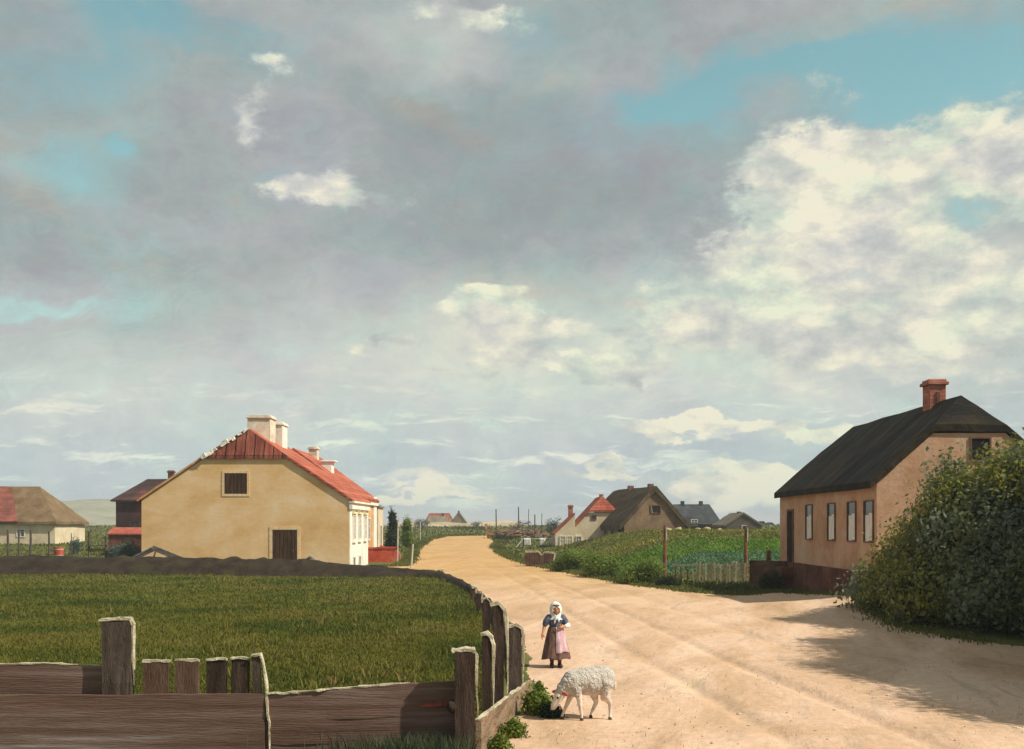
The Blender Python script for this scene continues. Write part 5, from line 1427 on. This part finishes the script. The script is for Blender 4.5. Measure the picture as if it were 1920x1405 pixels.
for i, (px, py, top, d, lab) in enumerate([(886, 1124, 1102, 34, 'pale-topped stump on the bank behind the tall stakes'), (826, 1082, 1070, 49.0, 'pale-topped stump at the far corner of the dark bank'), (897, 1128, 1112, 30, 'lowest pale-topped stump just behind the tall stakes')]):
    X0 = gx(px, d); z0 = hgt(X0, d) + .05; h_ = cz(top, d) - z0
    bm = bmesh.new(); add_box(bm, (0, 0, h_ / 2), (.16, .16, h_), None, .02); subd(bm, 2); rough_up(bm, .03, 5, i)
    o = tag(obj('stump', bm, M['darkwood']), lab, 'stump', WG); o.location = (X0, d, z0)
    bm = bmesh.new(); add_box(bm, (.05, 0, h_ + .01), (.16, .18, .07), None, .02); add_box(bm, (.11, 0, h_ * .7), (.05, .15, h_ * .5), None, .02); subd(bm, 1); rough_up(bm, .02, 6, i); obj('highlight_edge', bm, M['pale_highlight'], o)  # pale top, and a right-side strip painting in sunlight

# weeds and tufts in the foreground
def weed(label, x, y, w_, h_, m, n=240, d=None, size=.05, name='weed_clump', grp='weed clumps at the foot of the stake fence'):
    g_, ww, hh = rb(x, y, w_, h_, d)
    lob_ = [(0, 0, hh * .4, ww * .4, ww * .3, hh * .45), (ww * .2, 0, hh * .35, ww * .25, ww * .2, hh * .4), (-ww * .22, .02, hh * .3, ww * .25, ww * .2, hh * .32), (ww * .02, 0, hh * .75, ww * .14, ww * .12, hh * .3)]
    t_ = empty(name, label, 'weeds', (g_[0], g_[1], hgt(*g_) - .01), 0, grp)
    bm = bmesh.new(); twigs(bm, (0, 0, -.02), lob_, 12, .006); obj('stem', bm, L_WEED, t_)
    leafcloud('foliage', clumps(lob_, n, 8, size * .7, .3, floor=.0), size, m, t_, up=.8)
    return t_
weed('bright green weed clump against the end of the pale board', 1006, 1340, 56, 60, L_WEED, 260)
weed('dark bluish weed at the sheep muzzle', 1034, 1346, 42, 26, L_WEEDD, 150, size=.04)
weed('low green weeds along the foot of the pale board', 962, 1384, 56, 34, L_WEED, 200, size=.04)
weed('small sprig of weeds nearest the bottom edge beside the pale board', 937, 1408, 40, 26, L_WEED, 140, size=.04)
X = RNG.normal(gx(800, 10.7), .42, 2600); Y = RNG.uniform(10.35, 10.92, 2600)
ok = (X < gx(885, 10.7))
g = struct(blades('tall_grass', X[ok], Y[ok], np.full(ok.sum(), .26), .006, leafmat('dull_tall_grass', [(0.02, 0.03, 0.018), (0.04, 0.055, 0.03), (0.075, 0.10, 0.05), (0.12, 0.12, 0.06)], 2.5)), True)
g['label'] = 'dull green tall grass at the foot of the plank barrier'; g['category'] = 'grass'
# scattered pebbles on the lane
V = []; Fc = []
xs_p, ys_p = scatter(900, lambda a, b: inpoly(a, b, ROAD), 10, 48, -.08, .55)
bmp = bmesh.new()
ico = bmesh.new(); bmesh.ops.create_icosphere(ico, subdivisions=1, radius=1)
iv = np.array([v.co[:] for v in ico.verts]); iff = np.array([[v.index for v in f.verts] for f in ico.faces]); ico.free()
zz_p = height(xs_p, ys_p)
rr = RNG.gamma(1.6, .0055, len(xs_p)) + .003
PV = iv[None] * rr[:, None, None] * RNG.uniform(.6, 1.3, (len(rr), 1, 3)) * np.array([1, 1, .6]) + np.stack([xs_p, ys_p, zz_p], 1)[:, None]
PF = iff[None] + (np.arange(len(rr)) * len(iv))[:, None, None]
g = struct(npmesh('pebbles', PV.reshape(-1, 3), PF.reshape(-1, 3), mat('pebble', [(0.30, 0.21, 0.13), (0.44, 0.33, 0.22), (0.55, 0.46, 0.35)], 6, 4)), True)
g['label'] = 'small pebbles scattered over the sandy lane'; g['category'] = 'pebbles'
# thin dry weeds sprouting from the lane
X, Y = scatter(1500, lambda a, b: inpoly(a, b, ROAD) & (fbm(a * .7, b * .5, 3, 66) > .06), 11, 40, -.05, .52)
g = struct(blades('lane_weeds', X, Y, np.full(len(X), .045), .0035, leafmat('dry_sprout', [(0.06, 0.05, 0.03), (0.12, 0.09, 0.05), (0.16, 0.12, 0.06)], 2)), True)
g['label'] = 'sparse dry sprouts growing in the sand of the lane'; g['category'] = 'weeds'


# ------------------------------------------------------------------ living figures
def remeshed(name, build, voxel, m, parent=None, smooth_it=4):
    bm = bmesh.new(); build(bm)
    me = bpy.data.meshes.new(name); bm.to_mesh(me); bm.free()
    o_ = bpy.data.objects.new(name, me); COL.objects.link(o_)
    r = o_.modifiers.new('r', 'REMESH'); r.mode = 'VOXEL'; r.voxel_size = voxel
    s_ = o_.modifiers.new('s', 'SMOOTH'); s_.iterations = smooth_it; s_.factor = .5
    dg_ = bpy.context.evaluated_depsgraph_get()
    me2 = bpy.data.meshes.new_from_object(o_.evaluated_get(dg_))
    o_.modifiers.clear(); o_.data = me2; me2.name = name
    bpy.data.meshes.remove(me)
    me2.polygons.foreach_set('use_smooth', [True] * len(me2.polygons))
    me2.materials.clear(); me2.materials.append(m)
    o_.parent = parent
    return o_

def ball(bm, c, r, rot=None, seg=16):
    M4 = Matrix.Translation(Vector(c)) @ (rot.to_4x4() if rot is not None else Matrix.Identity(4)) @ Matrix.Diagonal((r[0], r[1], r[2], 1))
    bmesh.ops.create_uvsphere(bm, u_segments=seg, v_segments=seg // 2, radius=1, matrix=M4)

def limb(bm, pts, n=10):
    """tapering chain of (point, radius)"""
    for (a, ra), (b, rb_) in zip(pts[:-1], pts[1:]):
        tube(bm, a, b, ra, rb_, n)
    for p, r in pts: ball(bm, p, (r, r, r), None, 10)

# girl
dG = 18.0
t = empty('person', 'small girl in white headscarf, blue bodice, brown skirt and pink apron standing on the lane', 'person', (gx(1042, dG), dG, hgt(gx(1042, dG), dG)), math.radians(6))
def girl_body(bm):
    ball(bm, (0, -.005, .985), (.074, .086, .10)); ball(bm, (0, -.03, .945), (.056, .062, .055))
    ball(bm, (0, -.092, .972), (.012, .016, .016)); ball(bm, (0, -.084, .985), (.010, .012, .026))         # nose
    for s_ in (-1, 1):
        ball(bm, (.075 * s_, .01, .975), (.012, .02, .028)); ball(bm, (.038 * s_, -.062, .955), (.024, .022, .022))
    limb(bm, [((0, .005, .93), .036), ((0, .01, .86), .04)])
    ball(bm, (0, .01, .80), (.115, .075, .10)); ball(bm, (0, .005, .68), (.10, .075, .12)); ball(bm, (0, .005, .55), (.115, .085, .10))
    # her right arm hangs, a little out and forward
    limb(bm, [((-.115, .01, .835), .038), ((-.185, .005, .70), .030), ((-.195, 0, .685), .029), ((-.222, -.045, .585), .021)])
    limb(bm, [((-.222, -.045, .585), .021), ((-.232, -.058, .548), .024), ((-.236, -.064, .528), .022)])
    for k, (l, ox) in enumerate([(.046, -.018), (.054, -.006), (.050, .006), (.040, .017)]):
        b0 = Vector((-.236 + ox * .55, -.064 + ox * .9, .522)); b1 = b0 + Vector((-.006, -.010, -l * .55)); b2 = b1 + Vector((.002, -.016, -l * .42))
        limb(bm, [(b0, .0078), (b1, .0072), (b2, .006)], 7)
    limb(bm, [((-.222, -.075, .548), .009), ((-.208, -.094, .532), .0078), ((-.206, -.102, .512), .0065)], 7)
    # her left arm is bent across the waist
    limb(bm, [((.115, .01, .835), .038), ((.195, -.01, .715), .031), ((.20, -.02, .70), .030), ((.105, -.125, .685), .022)])
    limb(bm, [((.105, -.125, .685), .022), ((.07, -.142, .684), .024), ((.052, -.146, .684), .022)])
    for k, (l, oz) in enumerate([(.046, .017), (.054, .006), (.050, -.006), (.040, -.017)]):
        b0 = Vector((.05, -.146, .684 + oz)); b1 = b0 + Vector((-l * .6, .004, -.002)); b2 = b1 + Vector((-l * .38, .016, -.004))
        limb(bm, [(b0, .0078), (b1, .0072), (b2, .006)], 7)
    limb(bm, [((.075, -.15, .70), .009), ((.058, -.158, .722), .0078), ((.042, -.156, .732), .0065)], 7)
    for s_, yy in ((-1, .02), (1, -.03)):
        limb(bm, [((.055 * s_, 0, .52), .07), ((.06 * s_, yy * .5, .31), .046), ((.06 * s_, yy + .012, .20), .043), ((.062 * s_, yy, .07), .027)])
        limb(bm, [((.062 * s_, yy + .015, .035), .03), ((.07 * s_, yy - .05, .03), .030), ((.076 * s_, yy - .105, .022), .022)])
remeshed('body', girl_body, .0045, M['skin'], t, 3)
for s_ in (-1, 1):
    bm = bmesh.new(); ball(bm, (.028 * s_, -.083, .99), (.0095, .007, .006)); obj('eye', bm, M['eye'], t, True)
    bm = bmesh.new(); ball(bm, (.028 * s_, -.083, 1.008), (.014, .006, .0032)); obj('eyebrow', bm, M['hair'], t, True)
bm = bmesh.new(); ball(bm, (0, -.089, .937), (.019, .008, .006)); obj('mouth', bm, M['lip'], t, True)
bm = bmesh.new(); ball(bm, (0, -.036, 1.035), (.066, .058, .035)); obj('hair', bm, M['hair'], t, True)
# headscarf: hood open at the face, falling to the shoulders and tied under the chin
bm = bmesh.new()
nU, nV_ = 40, 22
ring = []
for j in range(nV_ + 1):
    f = j / nV_
    z = 1.10 - f * .30
    if f < .5:
        q = math.sqrt(max(0, 1 - (1 - f / .5) ** 2)); rx, ry, cy = .096 * q + .001, .108 * q + .001, .012
    else:
        g_ = (f - .5) / .5; rx = .096 - .022 * math.sin(g_ * math.pi * .8) + .045 * g_ ** 2; ry = .108 - .03 * math.sin(g_ * math.pi * .8) + .02 * g_ ** 2; cy = .012 + .005 * g_
    row = []
    for i in range(nU + 1):
        gap_ = 0.0
        if .22 < f: gap_ = .62 * min(1, (f - .22) / .16) * (1 if f < .62 else max(.0, 1 - (f - .62) / .12))
        a = gap_ + (2 * math.pi - 2 * gap_) * i / nU - math.pi / 2
        wv = 1 + .02 * math.sin(a * 9 + f * 5) * f
        row.append(bm.verts.new((math.cos(a) * rx * wv, cy + math.sin(a) * ry * wv, z)))
    ring.append(row)
for j in range(nV_):
    for i in range(nU): bm.faces.new((ring[j][i], ring[j][i + 1], ring[j + 1][i + 1], ring[j + 1][i]))
bmesh.ops.recalc_face_normals(bm, faces=bm.faces)
bmesh.ops.solidify(bm, geom=list(bm.faces), thickness=-.008)
hs_ = obj('headscarf', bm, M['scarf'], t, True)
bm = bmesh.new(); ball(bm, (.0, -.10, .855), (.028, .02, .02))
limb(bm, [((.0, -.105, .85), .016), ((-.03, -.105, .79), .018), ((-.035, -.098, .745), .010)]); limb(bm, [((.0, -.105, .85), .016), ((.032, -.108, .80), .018), ((.036, -.10, .765), .010)])
obj('knot', bm, M['scarf'], hs_, True)
def bodice(bm):
    ball(bm, (0, .01, .80), (.135, .093, .11)); ball(bm, (0, .005, .70), (.112, .088, .10)); ball(bm, (0, .01, .86), (.085, .06, .04))
    for s_ in (-1, 1): limb(bm, [((.115 * s_, .01, .835), .060), ((.158 * s_, .005, .765), .062), ((.182 * s_, 0, .725), .048)])
remeshed('bodice', bodice, .007, M['bodice'], t, 4)
bm = bmesh.new(); limb(bm, [((.19, -.015, .715), .043), ((.205, -.03, .70), .042), ((.165, -.072, .694), .036)]); obj('cuff', bm, M['scarf'], t, True)
def lathe_skirt(z0, z1, r0, r1, a0, a1, nA, nZ, wav, off=0.0, sway=.02):
    bm_ = bmesh.new(); rows = []
    for j in range(nZ + 1):
        f = j / nZ; z = z1 + (z0 - z1) * f
        r = r1 + (r0 - r1) * (f ** .8)
        row = []
        for i in range(nA + 1):
            a = a0 + (a1 - a0) * i / nA
            wv = 1 + wav * f * (math.sin(a * 8) * .6 + math.sin(a * 13 + 1) * .4)
            row.append(bm_.verts.new((math.cos(a) * (r + off) * wv, math.sin(a) * (r + off) * wv * .82 + .005 - sway * f * f, z + (.012 * math.sin(a * 5) * f))))
        rows.append(row)
    for j in range(nZ):
        for i in range(nA): bm_.faces.new((rows[j][i], rows[j][i + 1], rows[j + 1][i + 1], rows[j + 1][i]))
    bmesh.ops.remove_doubles(bm_, verts=bm_.verts, dist=.0005)
    bmesh.ops.recalc_face_normals(bm_, faces=bm_.faces)
    bmesh.ops.solidify(bm_, geom=list(bm_.faces), thickness=.006)
    return bm_
obj('skirt', lathe_skirt(.15, .68, .245, .115, 0, 2 * math.pi, 120, 26, .085), M['skirt'], t, True)
obj('apron', lathe_skirt(.26, .685, .215, .118, math.radians(-95), math.radians(-28), 50, 22, .085, .012), M['apron'], t, True)
for s_, yy in ((-1, .02), (1, -.03)):
    bm = bmesh.new(); limb(bm, [((.06 * s_, yy * .5, .31), .050), ((.06 * s_, yy + .012, .20), .047), ((.062 * s_, yy, .075), .032)]); obj('stocking', bm, M['stocking'], t, True)
    bm = bmesh.new(); limb(bm, [((.062 * s_, yy + .018, .04), .037), ((.07 * s_, yy - .05, .034), .036), ((.077 * s_, yy - .112, .028), .028)]); obj('shoe', bm, M['hoof'], t, True)

# sheep, grazing with the head down to the left
dS = 13.2
t = empty('sheep', 'white sheep grazing with its head down by the weeds', 'sheep', (gx(1102, dS), dS, hgt(gx(1102, dS), dS)), math.radians(12))
def sheep_body(bm):
    ball(bm, (.02, 0, .455), (.285, .135, .165)); ball(bm, (.17, 0, .47), (.165, .135, .165)); ball(bm, (-.17, 0, .44), (.14, .115, .15))
    limb(bm, [((-.22, 0, .44), .11), ((-.315, 0, .365), .075), ((-.345, 0, .325), .062)])
    ball(bm, (-.365, 0, .30), (.068, .062, .066)); limb(bm, [((-.37, 0, .29), .060), ((-.41, 0, .215), .047), ((-.438, 0, .165), .035)])
    ball(bm, (-.442, 0, .152), (.030, .032, .025))
    # front legs: the near one straight, the far one stepping forward
    limb(bm, [((-.15, -.075, .36), .055), ((-.13, -.078, .26), .036), ((-.118, -.08, .17), .026), ((-.10, -.08, .05), .018), ((-.10, -.082, .02), .021)])
    limb(bm, [((-.17, .07, .36), .052), ((-.215, .072, .25), .034), ((-.25, .074, .17), .025), ((-.30, .075, .06), .017), ((-.315, .075, .02), .020)])
    # hind legs: thigh forward to the knee, back to the hock, shank down
    limb(bm, [((.22, -.08, .42), .085), ((.20, -.085, .30), .060), ((.265, -.085, .195), .030), ((.262, -.085, .08), .019), ((.262, -.087, .02), .022)])
    limb(bm, [((.18, .08, .42), .082), ((.10, .085, .30), .058), ((.135, .085, .19), .029), ((.075, .085, .07), .019), ((.068, .085, .02), .021)])
    ball(bm, (.20, -.01, .265), (.04, .045, .05))
    limb(bm, [((.31, 0, .50), .03), ((.345, 0, .44), .026), ((.35, 0, .36), .018)])
remeshed('body', sheep_body, .007, M['sheepskin'], t, 4)
def fleece_src(bm):
    ball(bm, (.02, 0, .475), (.31, .162, .178)); ball(bm, (.18, 0, .485), (.178, .160, .178)); ball(bm, (-.17, 0, .455), (.16, .138, .165))
    limb(bm, [((-.22, 0, .455), .128), ((-.31, 0, .385), .088), ((-.345, 0, .352), .066)])
    for s_ in (-1, 1):
        limb(bm, [((.22, .08 * s_, .44), .095), ((.205, .088 * s_, .33), .062)]); limb(bm, [((-.155, .075 * s_, .40), .07), ((-.15, .078 * s_, .31), .045)])
fl = remeshed('fleece', fleece_src, .008, M['fleece'], t, 3)
me = fl.data
co = np.empty(len(me.vertices) * 3, np.float32); me.vertices.foreach_get('co', co); co = co.reshape(-1, 3)
no = np.empty(len(me.vertices) * 3, np.float32); me.vertices.foreach_get('normal', no); no = no.reshape(-1, 3)
dsp = fbm(co[:, 0] * 24 + co[:, 2] * 9, co[:, 2] * 22 + co[:, 1] * 14, 3, 5) * .012 + fbm(co[:, 0] * 75 + co[:, 1] * 30, co[:, 2] * 45, 3, 6) * .016
co = co + no * dsp[:, None]
me.vertices.foreach_set('co', co.ravel()); me.update()
for s_, tip in ((-1, (-.285, -.125, .325)), (1, (-.425, .115, .335))):
    bm = bmesh.new(); base_ = Vector((-.352, .05 * s_, .345)); tp = Vector(tip)
    mid = base_.lerp(tp, .5)
    q = (tp - base_).to_track_quat('X', 'Z').to_matrix()
    ball(bm, mid, ((tp - base_).length * .55, .012, .024), q, 12); obj('ear', bm, M['ear'], t, True)
    bm = bmesh.new(); ball(bm, (-.396, .055 * s_, .285), (.0135, .009, .0135)); obj('eye', bm, M['eye'], t, True)
bm = bmesh.new(); ball(bm, (-.462, 0, .140), (.014, .02, .012)); obj('muzzle', bm, mat('pink_grey_muzzle', [(0.34, 0.22, 0.18), (0.42, 0.29, 0.24)], 9, 3, bump=.05), t, True)
for p in ((-.10, -.082, .018), (-.317, .075, .018), (.26, -.087, .018), (.064, .085, .018)):
    bm = bmesh.new(); tube(bm, (p[0], p[1], -.005), (p[0], p[1], .034), .026, .021, 10); obj('hoof', bm, M['hoof'], t, True)

# ------------------------------------------------------------------ air
bm = bmesh.new()
add_box(bm, (0, 0, 10.5), (7400, 7400, 29))
hz_ = bpy.data.materials.new('haze'); hz_.use_nodes = True
t_ = NT(hz_.node_tree)
pv = t_.n('ShaderNodeVolumePrincipled')
pv.inputs['Color'].default_value = (0.86, 0.91, 0.95, 1)
pv.inputs['Density'].default_value = 0.0006
t_.link(pv.outputs[0], t_.n('ShaderNodeOutputMaterial').inputs['Volume'])
struct(obj('haze', bm, hz_), True)
